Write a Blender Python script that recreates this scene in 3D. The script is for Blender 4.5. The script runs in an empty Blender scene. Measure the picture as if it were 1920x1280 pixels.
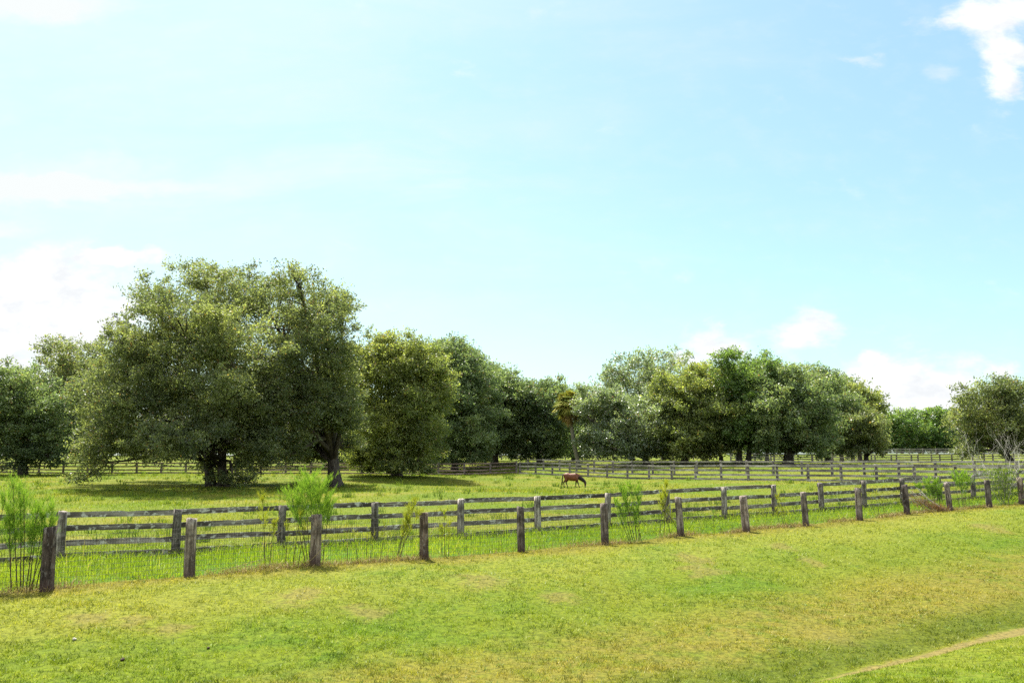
import bpy, math, random
import numpy as np
from mathutils import Vector, Matrix, Euler

rnd = random.Random(7)
rng = np.random.default_rng(11)
scene = bpy.context.scene
COL = scene.collection
R = math.radians

# ------------------------------------------------------------------ camera
F = 1600.0            # focal length in photograph pixels (1920 wide)
HZ = 855.0            # horizon row of the photograph
CAM_Z = 3.0
PITCH = math.atan((HZ - 640.0) / F)
cam_d = bpy.data.cameras.new("camera")
cam_d.sensor_width = 36.0
cam_d.lens = F / 1920.0 * 36.0
cam_d.clip_end = 9000
cam = bpy.data.objects.new("camera", cam_d)
COL.objects.link(cam)
cam.location = (0, 0, CAM_Z)
cam.rotation_euler = (R(90) + PITCH, 0, 0)
scene.camera = cam

# ------------------------------------------------------------------ sun, sky, exposure
SUN_EL, SUN_AZ = R(61), R(-26)      # azimuth from +Y (ahead), negative = to the left
sun_dir = Vector((math.sin(SUN_AZ) * math.cos(SUN_EL), math.cos(SUN_AZ) * math.cos(SUN_EL), math.sin(SUN_EL)))
sl = bpy.data.lights.new("sun", 'SUN')
sl.energy = 5.0
sl.angle = R(0.55)
sl.color = (1.0, 0.95, 0.86)
sun = bpy.data.objects.new("sun", sl)
COL.objects.link(sun)
sun.rotation_euler = (-sun_dir).to_track_quat('-Z', 'Y').to_euler()
sun.location = (0, 0, 60)
scene.view_settings.view_transform = 'Standard'
scene.view_settings.look = 'None'
scene.view_settings.exposure = 1.53
scene.view_settings.gamma = 1.0
scene.cycles.use_denoising = False      # keep the fine grain of grass and leaves

world = bpy.data.worlds.new("World")
scene.world = world
world.use_nodes = True


class NT:
    """small helper for node graphs"""
    def __init__(self, tree):
        self.t = tree

    def n(self, kind, **kw):
        nd = self.t.nodes.new(kind)
        for k, v in kw.items():
            setattr(nd, k, v)
        return nd

    def put(self, sock, v):
        if isinstance(v, bpy.types.NodeSocket):
            self.t.links.new(v, sock)
        elif v is not None:
            if hasattr(sock.default_value, '__len__') and not hasattr(v, '__len__'):
                v = (v,) * len(sock.default_value)
            if hasattr(v, '__len__') and len(v) == 3 and len(sock.default_value) == 4:
                v = (*v, 1)
            sock.default_value = v

    def math(self, op, a, b=None, c=None, clamp=False):
        nd = self.n('ShaderNodeMath', operation=op, use_clamp=clamp)
        for i, v in enumerate((a, b, c)):
            if v is not None:
                self.put(nd.inputs[i], v)
        return nd.outputs[0]

    def vmath(self, op, a, b=None):
        nd = self.n('ShaderNodeVectorMath', operation=op)
        self.put(nd.inputs[0], a)
        if b is not None:
            self.put(nd.inputs[1], b)
        return nd.outputs['Value'] if op in ('DOT_PRODUCT', 'LENGTH', 'DISTANCE') else nd.outputs[0]

    def mix(self, f, a, b, mode='MIX'):
        nd = self.n('ShaderNodeMix', data_type='RGBA', blend_type=mode)
        self.put(nd.inputs['Factor'], f)
        self.put(nd.inputs[6], a)
        self.put(nd.inputs[7], b)
        return nd.outputs[2]

    def noise(self, vec, scale, detail=3, rough=0.55, w=None, dist=0.0):
        nd = self.n('ShaderNodeTexNoise')
        if w is not None:
            nd.noise_dimensions = '4D'
            self.put(nd.inputs['W'], w)
        self.put(nd.inputs['Vector'], vec)
        nd.inputs['Scale'].default_value = scale
        nd.inputs['Detail'].default_value = detail
        nd.inputs['Roughness'].default_value = rough
        nd.inputs['Distortion'].default_value = dist
        return nd.outputs['Fac']

    def ss(self, v, lo, hi):
        nd = self.n('ShaderNodeMapRange', interpolation_type='SMOOTHSTEP')
        self.put(nd.inputs[0], v)
        nd.inputs[1].default_value = lo
        nd.inputs[2].default_value = hi
        return nd.outputs[0]

    def scl(self, v, s):
        nd = self.n('ShaderNodeVectorMath', operation='MULTIPLY')
        self.put(nd.inputs[0], v)
        nd.inputs[1].default_value = s
        return nd.outputs[0]


def build_world():
    t = world.node_tree
    t.nodes.clear()
    g = NT(t)
    out = g.n('ShaderNodeOutputWorld')
    bg = g.n('ShaderNodeBackground')
    sky = g.n('ShaderNodeTexSky', sky_type='NISHITA')
    sky.sun_disc = False
    sky.sun_elevation = SUN_EL
    sky.sun_rotation = SUN_AZ
    sky.altitude = 0
    sky.air_density = 1.0
    sky.dust_density = 1.4
    sky.ozone_density = 1.0
    tc = g.n('ShaderNodeTexCoord')
    D = tc.outputs['Generated']
    sep = g.n('ShaderNodeSeparateXYZ')
    t.links.new(D, sep.inputs[0])
    y = g.math('MAXIMUM', sep.outputs[1], 0.05)
    u = g.math('DIVIDE', sep.outputs[0], y)
    w = g.math('DIVIDE', sep.outputs[2], y)
    cmb = g.n('ShaderNodeCombineXYZ')
    t.links.new(u, cmb.inputs[0])
    t.links.new(w, cmb.inputs[1])
    uw = cmb.outputs[0]
    front = g.ss(sep.outputs[1], 0.05, 0.25)
    nz = g.noise(g.scl(uw, (5, 9, 1)), 1.6, 8, 0.58, dist=0.3)
    nzf = g.noise(g.scl(uw, (9, 16, 1)), 2.2, 6, 0.6)
    nst = g.noise(g.scl(uw, (2.2, 9, 1)), 1.3, 6, 0.6, dist=0.5)

    # break up the outlines of the clouds
    wn = g.n('ShaderNodeTexNoise')
    g.put(wn.inputs['Vector'], g.scl(uw, (1, 1.6, 1)))
    wn.inputs['Scale'].default_value = 14
    wn.inputs['Detail'].default_value = 7
    wn.inputs['Roughness'].default_value = 0.62
    wsep = g.n('ShaderNodeSeparateXYZ')
    t.links.new(wn.outputs['Color'], wsep.inputs[0])
    u = g.math('ADD', u, g.math('MULTIPLY', g.math('SUBTRACT', wsep.outputs[0], 0.5), 0.085))
    w = g.math('ADD', w, g.math('MULTIPLY', g.math('SUBTRACT', wsep.outputs[1], 0.5), 0.055))

    def uw_of(px, py):
        a = (px - 960) / F
        b = (640 - py) / F
        c, s = math.cos(PITCH), math.sin(PITCH)
        dy = c - b * s
        return a / dy, (s + b * c) / dy

    def blob(px, py, rx, ry):
        u0, w0 = uw_of(px, py)
        a = g.math('MULTIPLY', g.math('SUBTRACT', u, u0), F / rx)
        b = g.math('MULTIPLY', g.math('SUBTRACT', w, w0), F / ry)
        q = g.math('ADD', g.math('MULTIPLY', a, a), g.math('MULTIPLY', b, b))
        return g.math('POWER', 2.718, g.math('MULTIPLY', q, -1.0))

    def total(bl):
        acc = None
        for p in bl:
            m = blob(*p[:4])
            if len(p) > 4:
                m = g.math('MULTIPLY', m, p[4])
            acc = m if acc is None else g.math('MAXIMUM', acc, m)
        return acc
    # crisp cumulus
    cum = total([(1335, 645, 62, 42), (1278, 680, 46, 28, .9), (1505, 636, 64, 48), (1575, 702, 80, 30, .9), (1700, 720, 190, 58, 1.15),
                 (1640, 670, 40, 22, .8), (1760, 770, 160, 40), (1885, 700, 60, 35),
                 (60, 590, 270, 105, 1.35), (10, 520, 120, 40, .8), (-80, 690, 300, 90), (225, 486, 130, 22, .9),
                 (1855, 35, 110, 48), (1890, 90, 75, 65), (1878, 145, 48, 55), (1790, 38, 60, 24, .8), (1900, 20, 70, 45), (1868, 66, 80, 50), (1640, 668, 40, 20), (1420, 690, 60, 18, .6)])
    cumf = g.ss(g.math('ADD', cum, g.math('MULTIPLY', g.math('SUBTRACT', nz, 0.5), 2.3)), 0.24, 0.98)
    # soft streaks and veil
    stre = total([(110, 350, 330, 34, 1.15), (200, 320, 200, 45, .8), (330, 345, 300, 80, .5), (80, 10, 260, 40, .9), (1615, 108, 45, 16, .75),
                  (1765, 145, 55, 25, .6), (700, 320, 330, 110, .35), (0, 430, 90, 20, .6), (1160, 505, 60, 10, .4),
                  (600, 590, 1500, 130, .2), (300, 150, 700, 160, .12)])
    stf = g.ss(g.math('ADD', stre, g.math('MULTIPLY', g.math('SUBTRACT', nst, 0.5), 1.3)), 0.2, 1.1)
    veil = g.math('MULTIPLY', g.ss(g.math('ADD', nst, g.math('MULTIPLY', u, -0.55)), 0.25, 0.95), 0.40)
    wisp = g.math('MULTIPLY', g.ss(nzf, 0.45, 0.75), 0.10)
    soft = g.math('MINIMUM', g.math('ADD', g.math('ADD', g.math('MULTIPLY', stf, 0.8), veil), wisp), 1.0)
    skyc = g.vmath('ADD', g.vmath('MULTIPLY', sky.outputs[0], (0.050, 0.058, 0.052)), (0.046, 0.077, 0.090))
    c1 = g.mix(g.math('MULTIPLY', soft, front), skyc, (0.33, 0.345, 0.345))
    cw = g.mix(g.ss(nzf, 0.3, 0.7), (0.315, 0.325, 0.335), (0.42, 0.42, 0.42))
    c2 = g.mix(g.math('MULTIPLY', cumf, front), c1, cw)
    # broken cloud added unseen behind and beside the camera, to light the tree fronts
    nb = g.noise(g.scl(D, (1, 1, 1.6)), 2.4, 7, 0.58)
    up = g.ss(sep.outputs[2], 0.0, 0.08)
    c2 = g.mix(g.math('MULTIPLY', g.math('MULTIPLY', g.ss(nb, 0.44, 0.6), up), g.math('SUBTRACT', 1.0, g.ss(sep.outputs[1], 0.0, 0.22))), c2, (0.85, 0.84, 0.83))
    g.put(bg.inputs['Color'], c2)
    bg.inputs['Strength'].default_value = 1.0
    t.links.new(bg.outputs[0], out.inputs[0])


build_world()

# ------------------------------------------------------------------ geometry helpers
CP, SP = math.cos(PITCH), math.sin(PITCH)


def P(px, py, Y):
    """world point seen at photograph pixel (px, py) at forward distance Y"""
    a = (px - 960) / F
    b = (640 - py) / F
    dy = CP - b * SP
    return Vector((a / dy * Y, Y, CAM_Z + (SP + b * CP) / dy * Y))


def np_mesh(name, V, Q, attrs=None, smooth=False):
    """mesh from arrays; Q is n x k face indices, attrs = {name: per-face float array}"""
    me = bpy.data.meshes.new(name)
    V = np.ascontiguousarray(V, dtype=np.float32)
    Q = np.ascontiguousarray(Q, dtype=np.int32)
    n, k = Q.shape
    me.vertices.add(len(V))
    me.vertices.foreach_set('co', V.ravel())
    me.loops.add(n * k)
    me.loops.foreach_set('vertex_index', Q.ravel())
    me.polygons.add(n)
    me.polygons.foreach_set('loop_start', np.arange(0, n * k, k, dtype=np.int32))
    me.update(calc_edges=True)
    for an, av in (attrs or {}).items():
        at = me.attributes.new(an, 'FLOAT', 'FACE')
        at.data.foreach_set('value', np.ascontiguousarray(av, dtype=np.float32))
    if smooth:
        me.polygons.foreach_set('use_smooth', np.ones(n, dtype=bool))
    return me


class MB:
    def __init__(self):
        self.v, self.f = [], []

    def add(self, vs, fs):
        o = len(self.v)
        self.v += [tuple(p) for p in vs]
        self.f += [tuple(i + o for i in q) for q in fs]

    def tube(self, pts, rad, sides=7, cap=True, squash=None, jitter=0.0):
        pts = [Vector(p) for p in pts]
        n = len(pts)
        rings = []
        up = Vector((0.13, 0.2, 1)).normalized()
        prev = None
        for i, p in enumerate(pts):
            d = (pts[min(i + 1, n - 1)] - pts[max(i - 1, 0)])
            d = d.normalized() if d.length > 1e-9 else Vector((0, 0, 1))
            if prev is None:
                a = d.cross(up if abs(d.dot(up)) < .95 else Vector((1, 0, 0))).normalized()
            else:
                a = (prev - d * prev.dot(d)).normalized()
            prev = a
            b = d.cross(a)
            r = rad[i]
            ra, rb = (r, r) if not hasattr(r, '__len__') else r
            rings.append([p + a * (ra * math.cos(2 * math.pi * k / sides)) * (1 + rnd.uniform(-jitter, jitter))
                          + b * (rb * math.sin(2 * math.pi * k / sides)) * (1 + rnd.uniform(-jitter, jitter)) for k in range(sides)])
        vs = [q for r_ in rings for q in r_]
        fs = []
        for i in range(n - 1):
            for k in range(sides):
                k2 = (k + 1) % sides
                fs.append((i * sides + k, i * sides + k2, (i + 1) * sides + k2, (i + 1) * sides + k))
        if cap:
            fs.append(tuple(range(sides - 1, -1, -1)))
            fs.append(tuple((n - 1) * sides + k for k in range(sides)))
        self.add(vs, fs)

    def mesh(self, name, smooth=True):
        me = bpy.data.meshes.new(name)
        me.from_pydata(self.v, [], self.f)
        me.update()
        if smooth:
            for p in me.polygons:
                p.use_smooth = True
        return me


def link(name, me, mat=None, parent=None):
    o = bpy.data.objects.new(name, me)
    COL.objects.link(o)
    if mat is not None and me is not None and not me.materials:
        me.materials.append(mat)
    if parent is not None:
        o.parent = parent
    return o


def tag(o, label=None, cat=None, group=None, kind=None):
    if label:
        o['label'] = label
    if cat:
        o['category'] = cat
    if group:
        o['group'] = group
    if kind:
        o['kind'] = kind
    return o


def thing(name, loc, label, cat, group=None):
    o = bpy.data.objects.new(name, None)
    o.empty_display_size = 0.3
    COL.objects.link(o)
    o.location = loc
    return tag(o, label, cat, group)


# ------------------------------------------------------------------ terrain
FRONT = [(88, 1102), (355, 1083), (590, 1060), (795, 1048), (977, 1035), (1135, 1020), (1277, 1006), (1399, 996), (1511, 985),
         (1612, 976), (1701, 964), (1782, 957), (1855, 951), (1916, 944)]
BOARD_TOP = [(124, 960), (338, 953), (532, 947), (706, 941), (865, 936), (1008, 930), (1137, 924), (1250, 918), (1355, 913), (1449, 909),
             (1536, 905), (1616, 901), (1688, 897), (1757, 893), (1820, 890)]


def front_Y(i):
    return 17.0 * (1 + 0.0901 * i)


def board_Y(i):
    return 22.0 * (1 + 0.067 * i)


ctrl = []
for i, (x, y) in enumerate(FRONT):
    ctrl.append(P(x, y, front_Y(i)))
for i, (x, y) in enumerate(BOARD_TOP):
    p = P(x, y, board_Y(i))
    ctrl.append(Vector((p.x, p.y, p.z - 1.22)))
for x, y, Y in [(0, 1280, 11.2), (480, 1280, 11.5), (960, 1280, 11.8), (1450, 1280, 11.9), (1685, 1222, 13.8), (1920, 1165, 16.3), (1920, 1280, 10.5), (1700, 1280, 10.9),
                (400, 912, 58), (630, 913, 61), (48, 890, 82), (175, 890, 84), (745, 892, 75), (300, 960, 36), (850, 925, 45),
                (1072, 914, 70), (850, 889, 93), (500, 888, 93), (100, 888, 93), (1012, 889, 87), (1300, 895, 73), (1660, 902, 58.6), (1920, 908, 51.5),
                (930, 871, 107), (1080, 868, 104), (1283, 869, 98), (1476, 870, 93), (1620, 866, 104),
                (1700, 868, 122), (1450, 866, 124), (1888, 865, 112), (1700, 851, 190), (1700, 850, 230), (900, 858, 200), (200, 858, 200)]:
    ctrl.append(P(x, y, Y))
for p in [(-25, -15, 1.35), (0, -15, 1.45), (25, -15, 1.6), (0, 0, 1.4), (12, 3, 1.45), (-12, 3, 1.2), (-14, 8.5, .25), (0, 5, 1.05), (8, 6.5, 1.0), (16, 12.5, .6), (14, 19.3, -.1), (22, 25, .1), (-30, 12, 0.3), (45, 25, 1.2), (70, 60, 1.6), (-70, 60, 1.0), (-70, 100, 1.4),
          (110, 120, 2.4), (-150, 200, 2.6), (150, 230, 3.4), (0, 300, 3.2), (-200, 320, 3.2), (200, 320, 3.4)]:
    ctrl.append(Vector(p))
for i in range(0, 14, 2):            # the bank stays level for a couple of metres below the fence, then falls to the ditch
    q = P(*FRONT[i], front_Y(i))
    ctrl.append(Vector((q.x + 0.537 * 2.2, q.y - 0.844 * 2.2, q.z + 0.01)))
CX = np.array([[p.x, p.y] for p in ctrl]) / 40.0
CZ = np.array([p.z for p in ctrl])


def _ker(r2):
    return 0.5 * r2 * np.log(r2 + 1e-9)


def _fit():
    n = len(CX)
    r2 = ((CX[:, None] - CX[None]) ** 2).sum(-1)
    A = np.zeros((n + 3, n + 3))
    A[:n, :n] = _ker(r2) + np.eye(n) * 0.004
    A[:n, n] = 1
    A[:n, n + 1:] = CX
    A[n:, :n] = A[:n, n:].T
    b = np.zeros(n + 3)
    b[:n] = CZ
    return np.linalg.solve(A, b)


TW = _fit()
# crease of the shallow roadside ditch, as a line in plan
DA = np.array([P(1450, 1280, 11.9).x, 11.9])
DB = np.array([P(1920, 1165, 16.3).x, 16.3])
DDIR = (DB - DA) / np.linalg.norm(DB - DA)
DNRM = np.array([-DDIR[1], DDIR[0]])
FA = np.array([P(*FRONT[0], front_Y(0)).x, front_Y(0)])
FB = np.array([P(*FRONT[13], front_Y(13)).x, front_Y(13)])
FDIR = (FB - FA) / np.linalg.norm(FB - FA)
FNRM = np.array([-FDIR[1], FDIR[0]])          # towards the pasture


def ditch_e(X, Y):
    return (np.asarray(X) - DA[0]) * DNRM[0] + (np.asarray(Y) - DA[1]) * DNRM[1]


def fence_d(X, Y):
    return (np.asarray(X) - FA[0]) * FNRM[0] + (np.asarray(Y) - FA[1]) * FNRM[1]


def terr(X, Y):
    X = np.atleast_1d(np.asarray(X, dtype=float))
    Y = np.atleast_1d(np.asarray(Y, dtype=float))
    sh = X.shape
    X, Y = X.ravel(), Y.ravel()
    out = np.empty(len(X))
    n = len(CX)
    for s in range(0, len(X), 50000):
        q = np.stack([X[s:s + 50000], Y[s:s + 50000]], 1) / 40.0
        r2 = ((q[:, None] - CX[None]) ** 2).sum(-1)
        out[s:s + 50000] = _ker(r2) @ TW[:n] + TW[n] + q @ TW[n + 1:]
    far = np.clip((np.hypot(X, Y - 60) - 150) / 120, 0, 1)
    far = far * far * (3 - 2 * far)
    out = out * (1 - far) + 3.3 * far
    e = ditch_e(X, Y)
    crease = np.where(e > 0, np.exp(-(e / 1.1) ** 2), np.exp(-(e / 0.4) ** 2)) * 0.15
    out = out - crease * np.clip((40 - Y) / 15, 0, 1)
    near = np.clip((40 - np.hypot(X, Y)) / 20, 0, 1)
    out = out + near * 0.025 * (np.sin(X * 1.7 + 1.3 * np.sin(Y * .9)) + np.sin(Y * 2.1 + X * .6))
    return out.reshape(sh)


def tz(x, y):
    return float(terr([x], [y])[0])


def ground_at(px, Y):
    """point of the ground straight below pixel column px at distance Y"""
    x = P(px, HZ, Y).x
    return Vector((x, Y, tz(x, Y)))


def ray_ground(px, py):
    """where the line of sight through a photograph pixel meets the ground"""
    lo, hi = 2.0, 200.0
    Ys = np.geomspace(lo, hi, 600)
    p = [P(px, py, y) for y in Ys]
    g_ = terr([q.x for q in p], Ys)
    for k in range(len(Ys)):
        if p[k].z <= g_[k]:
            return p[k]
    return p[-1]


# worn spots of the lawn: photo column, row, half width and half length in metres
BARE = [(1303, 1051, 0.50, 0.96), (1318, 1071, 0.55, 0.72), (1525, 1056, 0.24, 0.60), (905, 1088, 0.61, 0.75), (255, 1163, 0.30, 0.40), (160, 1160, 0.34, 0.45), (690, 1150, 0.41, 0.52), (1545, 1192, 0.54, 0.75),
        (560, 1118, 0.47, 0.75), (1855, 990, 0.55, 1.08), (1465, 1027, 0.33, 0.72), (320, 1180, 0.27, 0.38), (1050, 1120, 0.41, 0.45)]


# ------------------------------------------------------------------ materials
def new_mat(name):
    m = bpy.data.materials.new(name)
    m.use_nodes = True
    m.node_tree.nodes.clear()
    g = NT(m.node_tree)
    out = g.n('ShaderNodeOutputMaterial')
    return m, g, out


def grass_color(g, pos):
    """colour of lawn / rough strip / pasture by world position"""
    sep = g.n('ShaderNodeSeparateXYZ')
    g.t.links.new(pos, sep.inputs[0])
    d = g.vmath('DOT_PRODUCT', g.vmath('SUBTRACT', pos, (FA[0], FA[1], 0)), (FNRM[0], FNRM[1], 0))
    e = g.vmath('DOT_PRODUCT', g.vmath('SUBTRACT', pos, (DA[0], DA[1], 0)), (DNRM[0], DNRM[1], 0))
    flat = g.scl(pos, (1, 1, 0))
    n_big = g.noise(flat, 0.16, 3, 0.5)
    n_mid = g.noise(flat, 0.65, 4, 0.6, dist=0.4)
    n_sml = g.noise(flat, 2.2, 4, 0.6)
    n_fin = g.noise(flat, 9.0, 3, 0.7)
    # lawn
    c = g.mix(g.ss(n_mid, 0.35, 0.65), (0.225, 0.235, 0.030), (0.135, 0.200, 0.022))
    c = g.mix(g.ss(n_big, 0.42, 0.68), c, (0.275, 0.245, 0.050))
    c = g.mix(g.math('MULTIPLY', g.ss(n_mid, 0.60, 0.78), 0.7), c, (0.105, 0.205, 0.018))
    c = g.mix(g.math('MULTIPLY', g.ss(n_sml, 0.5, 0.72), 0.55), c, (0.30, 0.30, 0.075))
    # the crest of the bank below the fence is bleached, the foot of it greener
    crest = g.math('MULTIPLY', g.ss(g.math('ADD', d, g.math('MULTIPLY', n_mid, 2.5)), -4.2, -1.5), 0.5)
    c = g.mix(g.math('MULTIPLY', crest, g.ss(n_sml, 0.2, 0.6)), c, (0.335, 0.325, 0.095))
    foot = g.math('MULTIPLY', g.ss(e, 3.2, 4.8), g.math('SUBTRACT', 1.0, g.ss(e, 6.0, 8.0)))
    c = g.mix(g.math('MULTIPLY', foot, 0.35), c, (0.165, 0.235, 0.022))
    bare = g.math('MULTIPLY', g.ss(g.math('ADD', n_mid, g.math('MULTIPLY', n_sml, 0.35)), 0.30, 0.36), -1.0)
    bare = g.math('ADD', bare, 1.0)
    c = g.mix(g.math('MULTIPLY', bare, 0.8), c, (0.33, 0.245, 0.13))
    for px, py, rx, ry in BARE:
        c0 = ray_ground(px, py)
        q = g.vmath('LENGTH', g.vmath('MULTIPLY', g.vmath('SUBTRACT', flat, (c0.x, c0.y, 0)), (1 / rx, 1 / ry, 0)))
        f = g.math('SUBTRACT', 1.0, g.ss(g.math('ADD', q, g.math('MULTIPLY', g.math('SUBTRACT', n_sml, 0.5), 3.4)), 0.35, 1.3))
        c = g.mix(g.math('MULTIPLY', f, 0.6), c, (0.30, 0.215, 0.130))
    # brownish band that runs along above the ditch
    band = g.math('MULTIPLY', g.ss(e, 0.5, 1.6), g.math('SUBTRACT', 1.0, g.ss(e, 2.6, 4.8)))
    c = g.mix(g.math('MULTIPLY', band, g.ss(n_sml, 0.15, 0.7)), c, (0.29, 0.225, 0.080))
    low = g.math('MULTIPLY', g.ss(e, 0.05, 0.25), g.math('SUBTRACT', 1.0, g.ss(e, 0.6, 1.7)))
    c = g.mix(g.math('MULTIPLY', g.math('MULTIPLY', low, g.ss(sep.outputs[0], -30.0, -20.0)), .7), c, (0.115, 0.140, 0.022))
    nearb = g.math('MULTIPLY', g.math('SUBTRACT', 1.0, g.ss(e, -0.45, -0.22)), g.ss(sep.outputs[0], -30.0, -20.0))
    c = g.mix(g.math('MULTIPLY', nearb, .6), c, g.mix(g.ss(n_sml, .35, .65), (0.20, 0.255, 0.03), (0.26, 0.265, 0.05)))
    grow_x = g.math('MULTIPLY', g.math('MAXIMUM', g.math('SUBTRACT', sep.outputs[0], 4.0), 0.0), 0.02)
    ed = g.math('ABSOLUTE', g.math('ADD', g.math('ADD', e, 0.16), g.math('MULTIPLY', g.math('SUBTRACT', n_sml, .5), .26)))
    edge = g.math('MULTIPLY', g.ss(g.math('SUBTRACT', ed, grow_x), 0.09, 0.25), -1.0)
    edge = g.math('MULTIPLY', g.math('ADD', edge, 1.0), g.ss(sep.outputs[0], -30.0, -20.0))
    c = g.mix(g.math('MULTIPLY', edge, .85), c, (0.33, 0.225, 0.17))
    # dry edge next to the wire fence
    dry = g.math('MULTIPLY', g.ss(d, -1.6, -0.2), g.math('SUBTRACT', 1.0, g.ss(d, 0.15, 0.5)))
    c = g.mix(g.math('MULTIPLY', dry, 0.75), c, (0.30, 0.225, 0.075))
    # strip between the fences and pasture
    strip = g.mix(g.ss(n_mid, 0.35, 0.65), (0.105, 0.215, 0.012), (0.185, 0.245, 0.022))
    c = g.mix(g.ss(d, 0.1, 0.5), c, strip)
    past = g.mix(g.ss(n_big, 0.35, 0.62), (0.250, 0.250, 0.050), (0.175, 0.225, 0.030))
    past = g.mix(g.math('MULTIPLY', g.ss(g.noise(g.scl(flat, (0.35, 1, 1)), 0.3, 4, 0.6), 0.5, 0.66), 0.75), past, (0.34, 0.275, 0.105))
    past = g.mix(g.math('MULTIPLY', g.ss(n_sml, 0.55, 0.75), 0.5), past, (0.13, 0.19, 0.022))
    c = g.mix(g.ss(d, 4.4, 5.6), c, past)
    c = g.vmath('MULTIPLY', c, (0.865, 0.965, 0.44))
    return c, n_fin


def make_ground_mat():
    m, g, out = new_mat("ground_grass")
    geo = g.n('ShaderNodeNewGeometry')
    c, nf = grass_color(g, geo.outputs['Position'])
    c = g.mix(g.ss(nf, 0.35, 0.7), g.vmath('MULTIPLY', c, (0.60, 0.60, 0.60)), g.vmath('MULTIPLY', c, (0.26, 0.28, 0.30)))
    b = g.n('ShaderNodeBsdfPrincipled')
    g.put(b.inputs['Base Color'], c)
    b.inputs['Roughness'].default_value = 0.95
    b.inputs['Specular IOR Level'].default_value = 0.1
    bp = g.n('ShaderNodeBump')
    bp.inputs['Strength'].default_value = 0.6
    bp.inputs['Distance'].default_value = 0.05
    g.put(bp.inputs['Height'], g.noise(geo.outputs['Position'], 14, 4, 0.7))
    g.t.links.new(bp.outputs[0], b.inputs['Normal'])
    g.t.links.new(b.outputs[0], out.inputs[0])
    return m


def make_blade_mat(name, mode='field', ca=None, cb=None, transl=0.45, straw_amt=0.0):
    m, g, out = new_mat(name)
    at = g.n('ShaderNodeAttribute', attribute_name='vary')
    v = at.outputs['Fac']
    if mode.startswith('field'):
        geo = g.n('ShaderNodeNewGeometry')
        c, _ = grass_color(g, geo.outputs['Position'])
        c = g.mix(v, g.vmath('MULTIPLY', c, (0.34, 0.42, 0.30)), g.vmath('MULTIPLY', c, (1.55, 1.50, 1.6)))
        if mode == 'field_soft':
            c = g.mix(0.6, c, g.vmath('MULTIPLY', grass_color(g, geo.outputs['Position'])[0], (1.1, 1.1, 1.1)))
        straw = g.ss(v, 0.90, 0.96)
        c = g.mix(g.math('MULTIPLY', straw, 0.4), c, (0.42, 0.37, 0.17))
    else:
        c = g.mix(v, ca, cb)
        if straw_amt:
            c = g.mix(g.math('MULTIPLY', g.ss(v, 0.93, 0.97), straw_amt), c, (0.36, 0.29, 0.12))
    di = g.n('ShaderNodeBsdfDiffuse')
    tr = g.n('ShaderNodeBsdfTranslucent')
    gl = g.n('ShaderNodeBsdfGlossy')
    gl.inputs['Roughness'].default_value = 0.45
    gl.inputs['Color'].default_value = (0.9, 0.95, 0.9, 1)
    g.put(di.inputs[0], c)
    g.put(tr.inputs[0], g.vmath('MULTIPLY', c, (1.1, 1.1, 0.6)))
    mx = g.n('ShaderNodeMixShader')
    mx.inputs[0].default_value = transl
    g.t.links.new(di.outputs[0], mx.inputs[1])
    g.t.links.new(tr.outputs[0], mx.inputs[2])
    m2 = g.n('ShaderNodeMixShader')
    m2.inputs[0].default_value = 0.012
    g.t.links.new(mx.outputs[0], m2.inputs[1])
    g.t.links.new(gl.outputs[0], m2.inputs[2])
    g.t.links.new(m2.outputs[0], out.inputs[0])
    return m


def make_leaf_mat(name, dark, mid, light, transl=0.5, gloss=0.032):
    """leaf colour from a per-spray value (clump) and a per-leaf value (vary)"""
    m, g, out = new_mat(name)
    cl = g.n('ShaderNodeAttribute', attribute_name='clump').outputs['Fac']
    va = g.n('ShaderNodeAttribute', attribute_name='vary').outputs['Fac']
    ramp = g.n('ShaderNodeValToRGB')
    ramp.color_ramp.elements[0].color = (*dark, 1)
    ramp.color_ramp.elements[1].color = (*light, 1)
    e = ramp.color_ramp.elements.new(0.5)
    e.color = (*mid, 1)
    g.put(ramp.inputs[0], cl)
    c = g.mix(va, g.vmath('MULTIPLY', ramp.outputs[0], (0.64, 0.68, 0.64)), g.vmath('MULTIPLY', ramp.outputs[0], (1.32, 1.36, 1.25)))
    c = g.mix(g.math('MULTIPLY', g.ss(va, 0.955, 0.985), 0.8), c, (0.20, 0.10, 0.035))
    di = g.n('ShaderNodeBsdfDiffuse')
    tr = g.n('ShaderNodeBsdfTranslucent')
    gl = g.n('ShaderNodeBsdfGlossy')
    gl.inputs['Roughness'].default_value = 0.45
    g.put(di.inputs[0], c)
    g.put(tr.inputs[0], g.vmath('MULTIPLY', c, (1.45, 1.5, 0.8)))
    mx = g.n('ShaderNodeMixShader')
    mx.inputs[0].default_value = transl
    g.t.links.new(di.outputs[0], mx.inputs[1])
    g.t.links.new(tr.outputs[0], mx.inputs[2])
    m2 = g.n('ShaderNodeMixShader')
    m2.inputs[0].default_value = gloss
    g.t.links.new(mx.outputs[0], m2.inputs[1])
    g.t.links.new(gl.outputs[0], m2.inputs[2])
    g.t.links.new(m2.outputs[0], out.inputs[0])
    return m


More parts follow.
